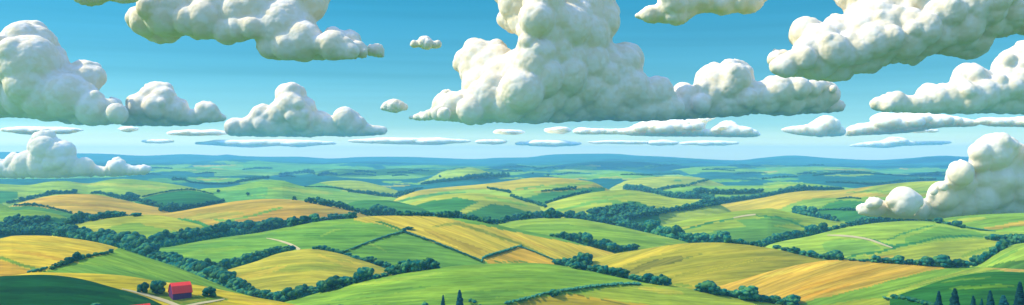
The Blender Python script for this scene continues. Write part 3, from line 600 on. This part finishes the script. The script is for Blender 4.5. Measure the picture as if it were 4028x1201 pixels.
path([(3252,926,3),(3310,928,7),(3370,934,7),(3420,944,7),(3460,958,7),(3510,976,4)])
path([(2885,858,4),(2930,850,6),(2972,845,5)], lift=.6)

# ------------------------------------------------------------------ barns
def barn(u, v, label, scale=1.0, rot=38, skip=('A',)):
    p, h = place(u, v, skip)
    root = bpy.data.objects.new('barn', None); C.objects.link(root); root.location = p; root.rotation_euler = (0, 0, R(rot)); root.scale = (scale,)*3
    tag(root, label, 'barn', 'red roofed barns')
    Lh, W = 6.9, 5.0                      # half length (x), half width (y)
    prof = [(-W, -1.5), (-W-.1, 4.4), (-W*.62, 8.6), (0, 10.6), (W*.62, 8.6), (W+.1, 4.4), (W, -1.5)]
    V = [(x, a, b) for x in (-Lh, Lh) for a, b in prof]; n = len(prof)
    import bmesh
    bm = bmesh.new(); vs = [bm.verts.new(c) for c in V]
    bm.faces.new(vs[:n]); bm.faces.new(vs[n:][::-1])
    for k in range(n): bm.faces.new((vs[k], vs[n+k], vs[n+(k+1) % n], vs[(k+1) % n]))
    bmesh.ops.recalc_face_normals(bm, faces=bm.faces); me = bpy.data.meshes.new('wall'); bm.to_mesh(me); bm.free(); me.materials.append(M_WALL)
    o = bpy.data.objects.new('wall', me); C.objects.link(o); o.parent = root
    # gambrel roof: thick shell a little proud of the walls
    outer = [(-W-.9, 3.7), (-W*.66, 8.95), (0, 11.2), (W*.66, 8.95), (W+.9, 3.7)]; inner = [(-W-.65, 3.5), (-W*.62, 8.65), (0, 10.75), (W*.62, 8.65), (W+.65, 3.5)]
    bm = bmesh.new(); X = (-Lh-.5, Lh+.5)
    ov = [[bm.verts.new((x, *q)) for q in outer] for x in X]; iv = [[bm.verts.new((x, *q)) for q in inner] for x in X]
    for k in range(4):
        bm.faces.new((ov[0][k], ov[1][k], ov[1][k+1], ov[0][k+1])); bm.faces.new((iv[0][k], iv[0][k+1], iv[1][k+1], iv[1][k]))
        for e in (0, 1): bm.faces.new((ov[e][k], ov[e][k+1], iv[e][k+1], iv[e][k]))
    for k in (0, 4): bm.faces.new((ov[0][k], iv[0][k], iv[1][k], ov[1][k]))
    bmesh.ops.recalc_face_normals(bm, faces=bm.faces); me = bpy.data.meshes.new('roof'); bm.to_mesh(me); bm.free(); me.materials.append(M_ROOF)
    o = bpy.data.objects.new('roof', me); C.objects.link(o); o.parent = root
    return root
barn(709, 1169, 'red roofed barn with dark purple walls in the yellow field', 1.0)
barn(527, 1291, 'second red barn at the bottom edge, only its roof showing', 1.0, skip=())

# ------------------------------------------------------------------ cypresses
def cyp_arrays(seed):
    global rng
    keep = rng; rng = np.random.default_rng(seed); cs = []; rs = []
    for k in range(60):
        z = rng.uniform(0.02, .96); w = .13*(1-z)**.6*(1 if z > .12 else .7); a = rng.uniform(0, 6.28); q = w*rng.uniform(.3, .75)
        r = max(.012, w*rng.uniform(.35, .6)); cs.append((math.cos(a)*q, math.sin(a)*q, z)); rs.append((r, r, r*rng.uniform(1.8, 3)))
    for z in np.linspace(.04, .93, 16): cs.append((0, 0, z)); w = .11*(1-z)**.6+.01; rs.append((w, w, .07))
    V, Fc = lumps(cs, rs, 2, .15, 3.0); V[:, 2] = np.maximum(V[:, 2], 0); V[:, 2] /= V[:, 2].max(); rng = keep
    return V, Fc
CYP = []
for i_ in range(4):
    o = mesh_np('crown', *cyp_arrays(40+i_), M_CYP); CYP.append(o.data); C.objects.unlink(o); bpy.data.objects.remove(o)
def cypress(u, vtop, vbase, wpx, label, group, k, skip=()):
    p, h = place(u, vbase, skip); m = (vbase-vtop)/F*p[1]; w = wpx/.26/F*p[1]
    o = bpy.data.objects.new('cypress_tree', None); C.objects.link(o); o.location = p; o.rotation_euler = (0, 0, random.uniform(0, 6)); o.scale = (w, w, m)
    c = bpy.data.objects.new('crown', CYP[k % 4]); C.objects.link(c); c.parent = o; c.location = (0, 0, .02)
    t = bpy.data.objects.new('trunk', ME_TRUNK); C.objects.link(t); t.parent = o; t.scale = (.6, .6, .5)
    tag(o, label, 'cypress', group)
g1 = 'twin cypresses at the bottom centre'; g2 = 'row of cypresses at the bottom right'
cypress(1743, 1161, 1226, 22, 'shorter cypress of the pair before the front green hill', g1, 0)
cypress(1808, 1142, 1228, 38, 'taller wider cypress of the pair before the front green hill', g1, 1)
for k, (u, vt, w, lab) in enumerate([(3693,1146,28,'leftmost cypress on the dark hill at bottom right'), (3756,1136,40,'broad pointed cypress second from left on the dark hill'), (3828,1164,24,'narrow short cypress third from left on the dark hill'),
        (3862,1175,18,'smallest cypress of the row on the dark hill'), (3895,1144,30,'tall pointed cypress just right of the smallest one'), (3947,1163,44,'stout blunt cypress beside the tallest at the right edge'), (4012,1110,42,'tallest cypress at the right edge on the dark hill')]):
    cypress(u, vt, 1232+6*(k % 2), w*1.25, lab, g2, k)
for (u, vt, w, lab) in [(375,1191,34,'yellow green bush poking over the bottom edge of the dark hill'), (1292,1197,30,'low dark bush at the bottom edge, left of another'), (1340,1197,26,'low dark bush at bottom edge between two others'),
        (1476,1197,16,'tiny dark bush alone at the bottom edge of the green hill'), (1672,1188,28,'round dark bush at the bottom edge left of the twin cypresses'), (1890,1196,36,'low bush at the bottom edge right of the twin cypresses')]:
    tree(u, vt+30, 30, w*1.1, lab, name='bush', cat='bush')

# ------------------------------------------------------------------ clouds
def cloud(poly, D, label, mat=None, rmax=84, rmin=10, flat=.55, step=3.0, extra=1.0, ax=1.0, ridge=None, W=None, group=None, thick=1.0, seed=0, name='cloud'):
    """union of billows filling a traced outline, with real depth, at distance D"""
    lr = np.random.default_rng(seed+11)
    P = smooth_line(poly, closed=True, step=9); P[:, 0] /= ax
    lo = P.min(0); hi = P.max(0)
    X, Y = np.meshgrid(np.arange(lo[0], hi[0], step), np.arange(lo[1], hi[1], step), indexing='ij')
    m = inpoly(X, Y, P); X = X[m]; Y = Y[m]
    Q = np.roll(P, -1, axis=0); dist = np.full(X.shape, 1e9)
    for a, b in zip(P, Q):
        ab = b-a; L2 = ab@ab+1e-9; t = np.clip(((X-a[0])*ab[0]+(Y-a[1])*ab[1])/L2, 0, 1)
        dist = np.minimum(dist, np.hypot(X-a[0]-t*ab[0], Y-a[1]-t*ab[1]))
    # the ridge is where the cloud bulges nearest: above it the billows lean back into the light, below it they hang over into shade
    if ridge is None:
        us_ = np.linspace(lo[0]+2, hi[0]-2, 24); rl = []
        for u_ in us_:
            q_ = Y[np.abs(X-u_) < step]
            if len(q_): rl.append((u_, q_.min()+(q_.max()-q_.min())*.62))
        ridge_ = np.array(rl)
    else: ridge_ = smooth_line(ridge, step=12); ridge_[:, 0] /= ax
    rho = np.full(X.shape, 1e9)
    for a, b in zip(ridge_[:-1], ridge_[1:]):
        ab = b-a; L2 = ab@ab+1e-9; t = np.clip(((X-a[0])*ab[0]+(Y-a[1])*ab[1])/L2, 0, 1)
        rho = np.minimum(rho, np.hypot(X-a[0]-t*ab[0], Y-a[1]-t*ab[1]))
    Wd = W or (dist+rho)*1.5
    relief = Wd*(dist/(dist+rho+1e-6))**.9
    unc = np.ones(len(X), bool); S_ = []
    for it in range(900):
        id_ = np.nonzero(unc)[0]
        if len(id_) < len(X)*.012: break
        c = lr.choice(id_, min(14, len(id_))); k = c[np.argmax(dist[c])]
        r = max(rmin, min(dist[k]*1.05+2.0, rmax*lr.uniform(.7, 1.4)))
        dep = -max(0, relief[k]-r*.5)*thick+lr.uniform(-.07, .07)*r
        S_.append((X[k], Y[k], dep, r)); unc &= np.hypot(X-X[k], Y-Y[k]) > r*.68
    base = list(S_)
    # smaller billows riding on the large ones
    nx = int(len(base)*.10*extra)
    w = np.array([b[3] for b in base])**1.6; w /= w.sum()
    for it in range(nx):
        b = base[lr.choice(len(base), p=w)]; rr = b[3]*lr.uniform(.4, .65)
        if rr < rmin*.8: continue
        a = lr.uniform(-.2, 3.34); e = lr.uniform(.0, 1.0); d = b[3]-rr*.45
        q = (b[0]+math.cos(a)*d*math.cos(e), b[1]-math.sin(a)*d*math.cos(e), b[2]-math.sin(e)*d, rr)
        k = np.argmin((X-q[0])**2+(Y-q[1])**2)
        if math.hypot(X[k]-q[0], Y[k]-q[1]) < step*1.5 and dist[k] > rr*.8: S_.append(q)
    # a few on the far side so the cloud has a back
    for b in base[::3]: S_.append((b[0], b[1], -b[2]+b[3]*.4, b[3]*.85))
    big = [s for s in S_ if s[3] > 26]; sm = [s for s in S_ if 10 < s[3] <= 26]; ti = [s for s in S_ if s[3] <= 10]
    VV = []; FF = []; off = 0; k_ = D/F
    for grp, sub in ((big, 3), (sm, 2), (ti, 2)):
        if not grp: continue
        cs = [((u*ax-U0)/F*(D+d*ax*k_), D+d*ax*k_, H-(v-V0)/F*(D+d*ax*k_)) for u, v, d, r in grp]; rs = [tuple(np.array((r*ax, r*ax, r))*1.05*(D+d*ax*k_)/F) for u, v, d, r in grp]
        V, Fc = lumps(cs, rs, sub, .03, 2.6); VV.append(V); FF.append(Fc+off); off += len(V)
    o = mesh_np(name, np.concatenate(VV), np.concatenate(FF), mat or M_CLOUD)
    rm = o.modifiers.new('fuse', 'REMESH'); rm.mode = 'VOXEL'; rm.voxel_size = k_*(3.3 if rmax > 40 else 1.8 if rmax > 22 else 1.3); rm.use_smooth_shade = True
    sm_ = o.modifiers.new('soften', 'SMOOTH'); sm_.factor = .5; sm_.iterations = 38 if rmax > 22 else 10
    for sz, st in (((40, 5), (15, 1.8)) if rmax > 40 else ((22, 3),) if rmax > 22 else ((12, 1.5),)):
        if ax > 2: st *= .5
        tx = bpy.data.textures.new('billow', 'VORONOI'); tx.noise_scale = sz*k_; tx.distance_metric = 'DISTANCE_SQUARED'
        dm = o.modifiers.new('billow', 'DISPLACE'); dm.texture = tx; dm.strength = -st*k_; dm.mid_level = .45; dm.texture_coords = 'LOCAL'
    sm2 = o.modifiers.new('soften', 'SMOOTH'); sm2.factor = .5; sm2.iterations = 2
    tag(o, label, 'cloud', group)
    return o
cloud([(-200,150),(0,141),(20,133),(35,109),(78,86),(141,84),(180,105),(188,125),(223,148),(230,188),(254,199),(260,234),(270,269),(297,246),(336,237),(363,250),(391,254),(410,297),(402,336),(375,355),(406,375),(414,398),(441,383),(469,394),(484,422),(500,440),(498,470),(440,488),(266,484),(219,469),(117,462),(0,459),(-200,458)], 9500, 'towering white cloud filling the left edge of the sky', seed=1, ridge=[(-200,120),(0,160),(60,230),(110,290),(150,380),(200,405),(260,400),(330,405),(400,432),(480,462)], W=240)
cloud([(470,470),(495,430),(500,398),(516,375),(547,367),(562,355),(578,332),(617,326),(664,332),(687,367),(691,387),(730,398),(740,430),(769,434),(773,414),(808,401),(844,414),(867,449),(890,469),(828,478),(750,490),(687,491),(578,492),(480,488)], 9800, 'rounded white cumulus joined to the right of the left tower', rmax=46, seed=2, ridge=[(500,440),(550,445),(600,445),(700,466),(800,474)])
cloud([(885,505),(906,470),(969,465),(1000,426),(1031,414),(1066,420),(1086,390),(1082,363),(1109,336),(1148,330),(1195,351),(1202,383),(1234,398),(1242,433),(1281,445),(1312,466),(1320,441),(1359,426),(1402,445),(1433,473),(1445,492),(1500,500),(1521,512),(1512,527),(1430,530),(1234,535),(1023,533),(905,530)], 10500, 'two-humped white cumulus left of centre above the streaks', rmax=46, seed=3, ridge=[(900,505),(1030,500),(1100,480),(1200,480),(1280,484),(1350,505),(1450,520)])
cloud([(500,70),(508,39),(547,16),(566,-40),(1290,-50),(1293,0),(1277,39),(1270,62),(1234,90),(1258,117),(1270,140),(1289,113),(1312,107),(1351,125),(1383,119),(1410,141),(1422,168),(1445,190),(1440,220),(1426,227),(1312,232),(1156,234),(1062,230),(1012,195),(1020,164),(1000,148),(937,160),(883,170),(828,145),(781,156),(726,133),(687,160),(640,170),(594,160),(558,137),(539,125),(504,98)], 6500, 'large grey bellied cloud cut by the top edge at left', seed=4, ridge=[(560,10),(700,50),(800,90),(900,100),(1000,110),(1050,145),(1150,178),(1250,170),(1330,188),(1420,215)], W=190)
cloud([(1445,200),(1452,184),(1469,176),(1496,180),(1508,207),(1496,223),(1470,218),(1450,212)], 6600, 'small white puff at the right tip of the grey bellied cloud', rmax=20, seed=5)
cloud([(285,-10),(293,0),(340,17),(400,14),(430,-2),(480,12),(539,-2),(560,-50),(280,-50)], 6000, 'dark underside of a cloud just touching the top edge at left', rmax=30, seed=6)
cloud([(1614,172),(1626,160),(1642,162),(1655,146),(1678,143),(1692,152),(1705,165),(1722,160),(1736,170),(1732,185),(1712,190),(1698,188),(1685,195),(1665,192),(1648,184),(1630,187),(1618,183)], 8000, 'tiny white puff alone in the blue left of the great cloud', rmax=20, rmin=3, seed=7)
cloud([(1499,430),(1505,412),(1525,398),(1550,391),(1580,400),(1592,410),(1603,415),(1600,432),(1585,433),(1565,441),(1545,442),(1520,436)], 9000, 'small faint fish-shaped cloud alone in the blue', mat=None, rmax=20, rmin=3, seed=8)
cloud([(1610,466),(1622,455),(1648,445),(1695,430),(1715,383),(1750,355),(1781,359),(1798,371),(1824,344),(1816,312),(1812,289),(1785,266),(1789,219),(1820,195),(1836,164),(1875,150),(1918,168),(1953,160),(1988,176),(2005,205),(2035,187),(2042,141),(2031,127),(2008,125),(1968,102),(1959,62),(1972,39),(1962,-60),(2405,-60),(2414,0),(2433,31),(2430,78),(2433,101),(2406,141),(2406,180),(2445,172),(2484,173),(2519,195),(2531,242),(2523,277),(2539,305),(2562,308),(2594,301),(2633,320),(2645,359),(2680,400),(2690,440),(2640,468),(2547,472),(2312,472),(2156,478),(2000,476),(1976,476),(1859,486),(1781,476),(1719,472),(1648,474)], 9000, 'gigantic towering cloud in the middle of the sky', rmax=72, seed=9, ridge=[(1720,455),(1850,430),(1950,405),(2030,380),(2090,320),(2110,250),(2080,180),(2110,100),(2120,0),(2120,-60)], W=340)
cloud([(2625,465),(2632,400),(2650,355),(2672,330),(2703,330),(2734,344),(2734,309),(2760,270),(2806,250),(2836,256),(2850,240),(2898,238),(2949,258),(2961,300),(2972,332),(3000,320),(3031,301),(3086,305),(3148,308),(3188,320),(3242,316),(3281,332),(3297,367),(3295,391),(3320,402),(3320,426),(3293,437),(3156,445),(3047,452),(3000,445),(2937,449),(2781,461)], 9600, 'broad two-lobed cloud adjoining the great tower on its right', rmax=56, seed=10, ridge=[(2650,405),(2740,412),(2840,385),(2880,300),(2930,380),(3030,370),(3100,352),(3200,345),(3290,350)], W=190)
cloud([(2500,62),(2520,50),(2543,28),(2580,25),(2594,0),(2600,-45),(3010,-45),(3004,8),(2969,45),(2937,54),(2898,45),(2844,57),(2801,47),(2734,55),(2697,85),(2656,94),(2594,86),(2560,90),(2530,78)], 6300, 'grey wedge cloud at the top edge right of centre', rmax=44, seed=11, ridge=[(2530,76),(2600,62),(2640,20),(2700,-20)])
cloud([(3289,-45),(3289,0),(3305,25),(3328,47),(3320,66),(3285,54),(3258,70),(3238,97),(3210,78),(3172,70),(3133,86),(3106,133),(3106,164),(3129,184),(3105,205),(3070,197),(3035,203),(3023,234),(3031,273),(3047,289),(3090,301),(3150,299),(3200,312),(3289,316),(3344,312),(3355,289),(3414,285),(3437,290),(3465,265),(3531,242),(3578,253),(3609,250),(3648,215),(3711,211),(3766,219),(3812,232),(3850,219),(3890,190),(3902,141),(3953,144),(4000,125),(4028,131),(4240,120),(4240,-45)], 6200, 'huge cloud bank with grey base in the top right corner', rmax=60, seed=12, ridge=[(3050,272),(3130,240),(3250,205),(3330,195),(3450,165),(3550,135),(3650,115),(3750,55),(3850,20),(3950,-30)], W=240)
cloud([(3422,410),(3434,391),(3476,375),(3531,363),(3570,380),(3609,371),(3617,348),(3648,328),(3680,336),(3711,330),(3738,328),(3750,297),(3773,262),(3836,252),(3859,268),(3900,285),(3914,266),(3922,234),(3953,203),(3984,191),(4000,172),(4028,164),(4240,150),(4240,440),(4000,442),(3800,443),(3640,442),(3530,440),(3460,437),(3430,428)], 9000, 'white stepped cloud rising to the right edge of the sky', rmax=52, seed=13, ridge=[(3450,422),(3600,402),(3720,402),(3800,390),(3900,370),(3960,352),(4100,330)], W=130)
cloud([(2258,515),(2280,503),(2340,508),(2460,507),(2515,485),(2560,475),(2640,474),(2740,470),(2790,459),(2815,460),(2780,480),(2770,505),(2792,512),(2840,482),(2880,478),(2900,495),(2955,507),(2985,528),(2960,538),(2800,536),(2600,535),(2500,532),(2430,527),(2300,527),(2260,523)], 12500, 'long low cream cloud under the right of the great tower', rmax=18, rmin=4, mat=M_CREAM, seed=14, step=2.0, ax=2.0)
cloud([(3074,512),(3100,502),(3180,490),(3220,465),(3258,456),(3300,475),(3305,497),(3326,510),(3320,530),(3280,535),(3172,533),(3100,522)], 12500, 'small low cream cumulus under the two-lobed cloud', rmax=26, rmin=4, mat=M_CREAM, seed=15, step=2.5)
cloud([(3330,512),(3370,490),(3425,484),(3430,465),(3460,447),(3520,447),(3600,445),(3680,450),(3770,463),(3850,480),(3830,495),(3700,500),(3570,520),(3400,530),(3332,533)], 12800, 'long low grey and cream cloud under the stepped cloud', rmax=22, rmin=4, mat=M_CREAM, seed=16, step=2.0, ax=2.0)
cloud([(3840,480),(3870,465),(3960,466),(4028,460),(4100,458),(4100,500),(4000,497),(3900,495)], 12600, 'low cream streak cloud at the right edge of the sky', rmax=14, rmin=4, mat=M_CREAM, seed=17, step=2.0, ax=2.0)
cloud([(3340,575),(3400,562),(3470,555),(3500,542),(3550,543),(3590,558),(3735,558),(3700,568),(3560,572),(3480,580),(3400,577)], 15000, 'humped cream streak cloud nearest the horizon at right', M_CREAM, rmax=12, rmin=3.5, seed=18, step=2.0, ax=2.0)
def streak(cx, cy, w, h, label, seed):
    a = np.linspace(0, 2*math.pi, 22, endpoint=False); lr = np.random.default_rng(seed)
    pts = [(cx+math.cos(t)*w/2*(abs(math.cos(t))**-.15 if abs(math.cos(t)) > .1 else 1)*.98, cy+math.sin(t)*h/2*lr.uniform(.6, 1.15)) for t in a]
    cloud(pts, 15000, label, M_CREAM, rmax=h*.6, rmin=2.5, seed=seed, step=1.6, extra=0, ax=4.0, group='thin streak clouds above the horizon')
for k, (cx, cy, w, h, lab) in enumerate([(165,512,320,28,'long thin streak cloud at the far left under the tower'), (505,507,66,20,'short oval streak cloud under the left cumulus'), (620,556,120,13,'thin little streak cloud below the short oval one'),
        (780,523,240,26,'pale streak cloud at the left foot of the two-humped cloud'), (1045,564,560,26,'longest streak cloud, under the two-humped cloud'), (1610,556,480,26,'long streak cloud near the horizon left of centre'),
        (1932,558,115,20,'short streak cloud near the horizon under the great tower'), (2003,520,115,20,'short streak cloud just below the base of the great tower'), (2193,513,95,26,'stubby oval streak cloud under the middle of the tower'),
        (2157,565,255,22,'medium streak cloud near the horizon at centre'), (2440,560,250,14,'faint thinnest streak cloud right of centre'), (2606,563,115,22,'short thick streak cloud between two longer streaks'),
        (2790,564,230,18,'smooth streak cloud near the horizon below the long cream cloud'), (3622,515,135,14,'small streak cloud beneath the long grey and cream cloud')]):
    streak(cx, cy, w, h, lab, 60+k)
# low clouds drifting among the hills
cloud([(-200,630),(0,629),(20,638),(30,615),(52,604),(75,612),(90,600),(113,598),(113,575),(125,545),(140,525),(175,515),(210,525),(225,550),(260,555),(285,575),(296,600),(293,620),(310,630),(340,622),(363,640),(376,655),(415,660),(430,640),(465,623),(495,645),(515,655),(575,654),(590,668),(580,679),(540,684),(400,690),(200,695),(0,697),(-200,697)], 4100, 'low white cloud resting on the far hills at left', rmax=38, seed=30, ridge=[(-200,660),(0,668),(60,645),(150,640),(260,668),(400,680),(560,674)])
cloud([(3367,818),(3385,802),(3407,800),(3420,780),(3443,776),(3465,785),(3485,797),(3500,765),(3530,740),(3553,737),(3585,750),(3615,768),(3632,790),(3655,778),(3660,750),(3690,720),(3725,718),(3723,690),(3740,650),(3780,633),(3805,645),(3822,655),(3815,605),(3828,570),(3867,547),(3898,531),(3937,525),(3976,539),(4008,559),(4028,575),(4240,600),(4240,850),(4000,862),(3800,862),(3600,860),(3400,845),(3372,832)], 1830, 'big low white cloud over the hills at the right edge', rmax=58, seed=31, ridge=[(3400,815),(3500,790),(3600,788),(3690,748),(3760,695),(3835,640),(3890,580),(3980,565),(4100,600)], W=230)

# ------------------------------------------------------------------ air
import bmesh
bm = bmesh.new(); bmesh.ops.create_cube(bm, size=1.0)
for v in bm.verts: v.co = Vector((v.co.x*50000, v.co.y*19000+7000, -75 if v.co.z < 0 else 290))
me = bpy.data.meshes.new('haze'); bm.to_mesh(me); bm.free()
hz = bpy.data.objects.new('haze', me); C.objects.link(hz); tag(hz, kind='stuff')
m = bpy.data.materials.new('blue_air'); m.use_nodes = True; nt = m.node_tree; nt.nodes.remove(nt.nodes['Principled BSDF'])
pv = nt.nodes.new('ShaderNodeVolumePrincipled'); pv.inputs['Color'].default_value = (.23, .71, 1.0, 1); pv.inputs['Density'].default_value = 6.2e-5; pv.inputs['Anisotropy'].default_value = 0.0
nt.links.new(pv.outputs[0], nt.nodes['Material Output'].inputs['Volume']); me.materials.append(m)

# ------------------------------------------------------------------ sun, sky, camera
EL, AZ = 45, -86                       # sun height; degrees from the view direction, negative = left
w = bpy.data.worlds.new('World'); S.world = w; w.use_nodes = True; nt = w.node_tree; N = nt.nodes; L = nt.links
sky = N.new('ShaderNodeTexSky'); sky.sky_type = 'NISHITA'; sky.sun_disc = False; sky.sun_elevation = R(EL); sky.sun_rotation = R(AZ)
sky.air_density = 1.0; sky.dust_density = .3; sky.ozone_density = 2.0
tc = N.new('ShaderNodeTexCoord'); sx = N.new('ShaderNodeSeparateXYZ'); L.new(tc.outputs['Generated'], sx.inputs[0])
cr = N.new('ShaderNodeValToRGB'); cr.color_ramp.elements[0].position = 0.0; cr.color_ramp.elements[0].color = (.85, 1.0, 1.0, 1)
cr.color_ramp.elements[1].position = .42; cr.color_ramp.elements[1].color = (2.2, 2.2, 2.6, 1)
for p_, c_ in ((.03, (.30, .57, .72)), (.086, (.150, .43, .53)), (.17, (.074, .415, .495)), (.25, (.10, .45, .55))):
    e_ = cr.color_ramp.elements.new(p_); e_.color = (*c_, 1)
L.new(sx.outputs['Z'], cr.inputs[0])
mx = N.new('ShaderNodeMix'); mx.data_type = 'RGBA'; mx.blend_type = 'MULTIPLY'; mx.inputs['Factor'].default_value = 1.0
L.new(sky.outputs[0], mx.inputs['A']); L.new(cr.outputs[0], mx.inputs['B'])
mpw = N.new('ShaderNodeMapping'); mpw.inputs['Scale'].default_value = (2.5, 2.5, 90)
nw = N.new('ShaderNodeTexNoise'); nw.inputs['Scale'].default_value = 1.0; nw.inputs['Detail'].default_value = 3   # faint high veils of cirrus
L.new(tc.outputs['Generated'], mpw.inputs[0]); L.new(mpw.outputs[0], nw.inputs['Vector'])
rw = N.new('ShaderNodeMapRange'); rw.inputs['From Min'].default_value = .35; rw.inputs['From Max'].default_value = .65
rw.inputs['To Min'].default_value = 1.08; rw.inputs['To Max'].default_value = 1.18; L.new(nw.outputs['Fac'], rw.inputs['Value'])
vw = N.new('ShaderNodeVectorMath'); vw.operation = 'SCALE'; L.new(mx.outputs['Result'], vw.inputs[0]); L.new(rw.outputs[0], vw.inputs['Scale'])
bg = N['Background']; L.new(vw.outputs[0], bg.inputs['Color']); bg.inputs['Strength'].default_value = .15
sd = bpy.data.lights.new('sun', 'SUN'); sd.energy = 4.8; sd.angle = R(.5); sd.color = (1.0, .88, .67)
so = bpy.data.objects.new('sun', sd); C.objects.link(so)
d = Vector((math.sin(R(AZ))*math.cos(R(EL)), math.cos(R(AZ))*math.cos(R(EL)), math.sin(R(EL))))
so.rotation_euler = (-d).to_track_quat('-Z', 'Y').to_euler(); so.location = (0, 0, 400)
cd = bpy.data.cameras.new('camera'); cd.sensor_width = 36; cd.lens = 36*F/4028; cd.clip_start = 1; cd.clip_end = 90000
co = bpy.data.objects.new('camera', cd); C.objects.link(co); co.location = (0, 0, H); co.rotation_euler = (R(90), 0, 0)
S.camera = co
S.view_settings.view_transform = 'Standard'; S.view_settings.look = 'None'; S.view_settings.gamma = 1; S.view_settings.exposure = .35
S.cycles.volume_bounces = 1; S.cycles.max_bounces = 6; S.cycles.diffuse_bounces = 3
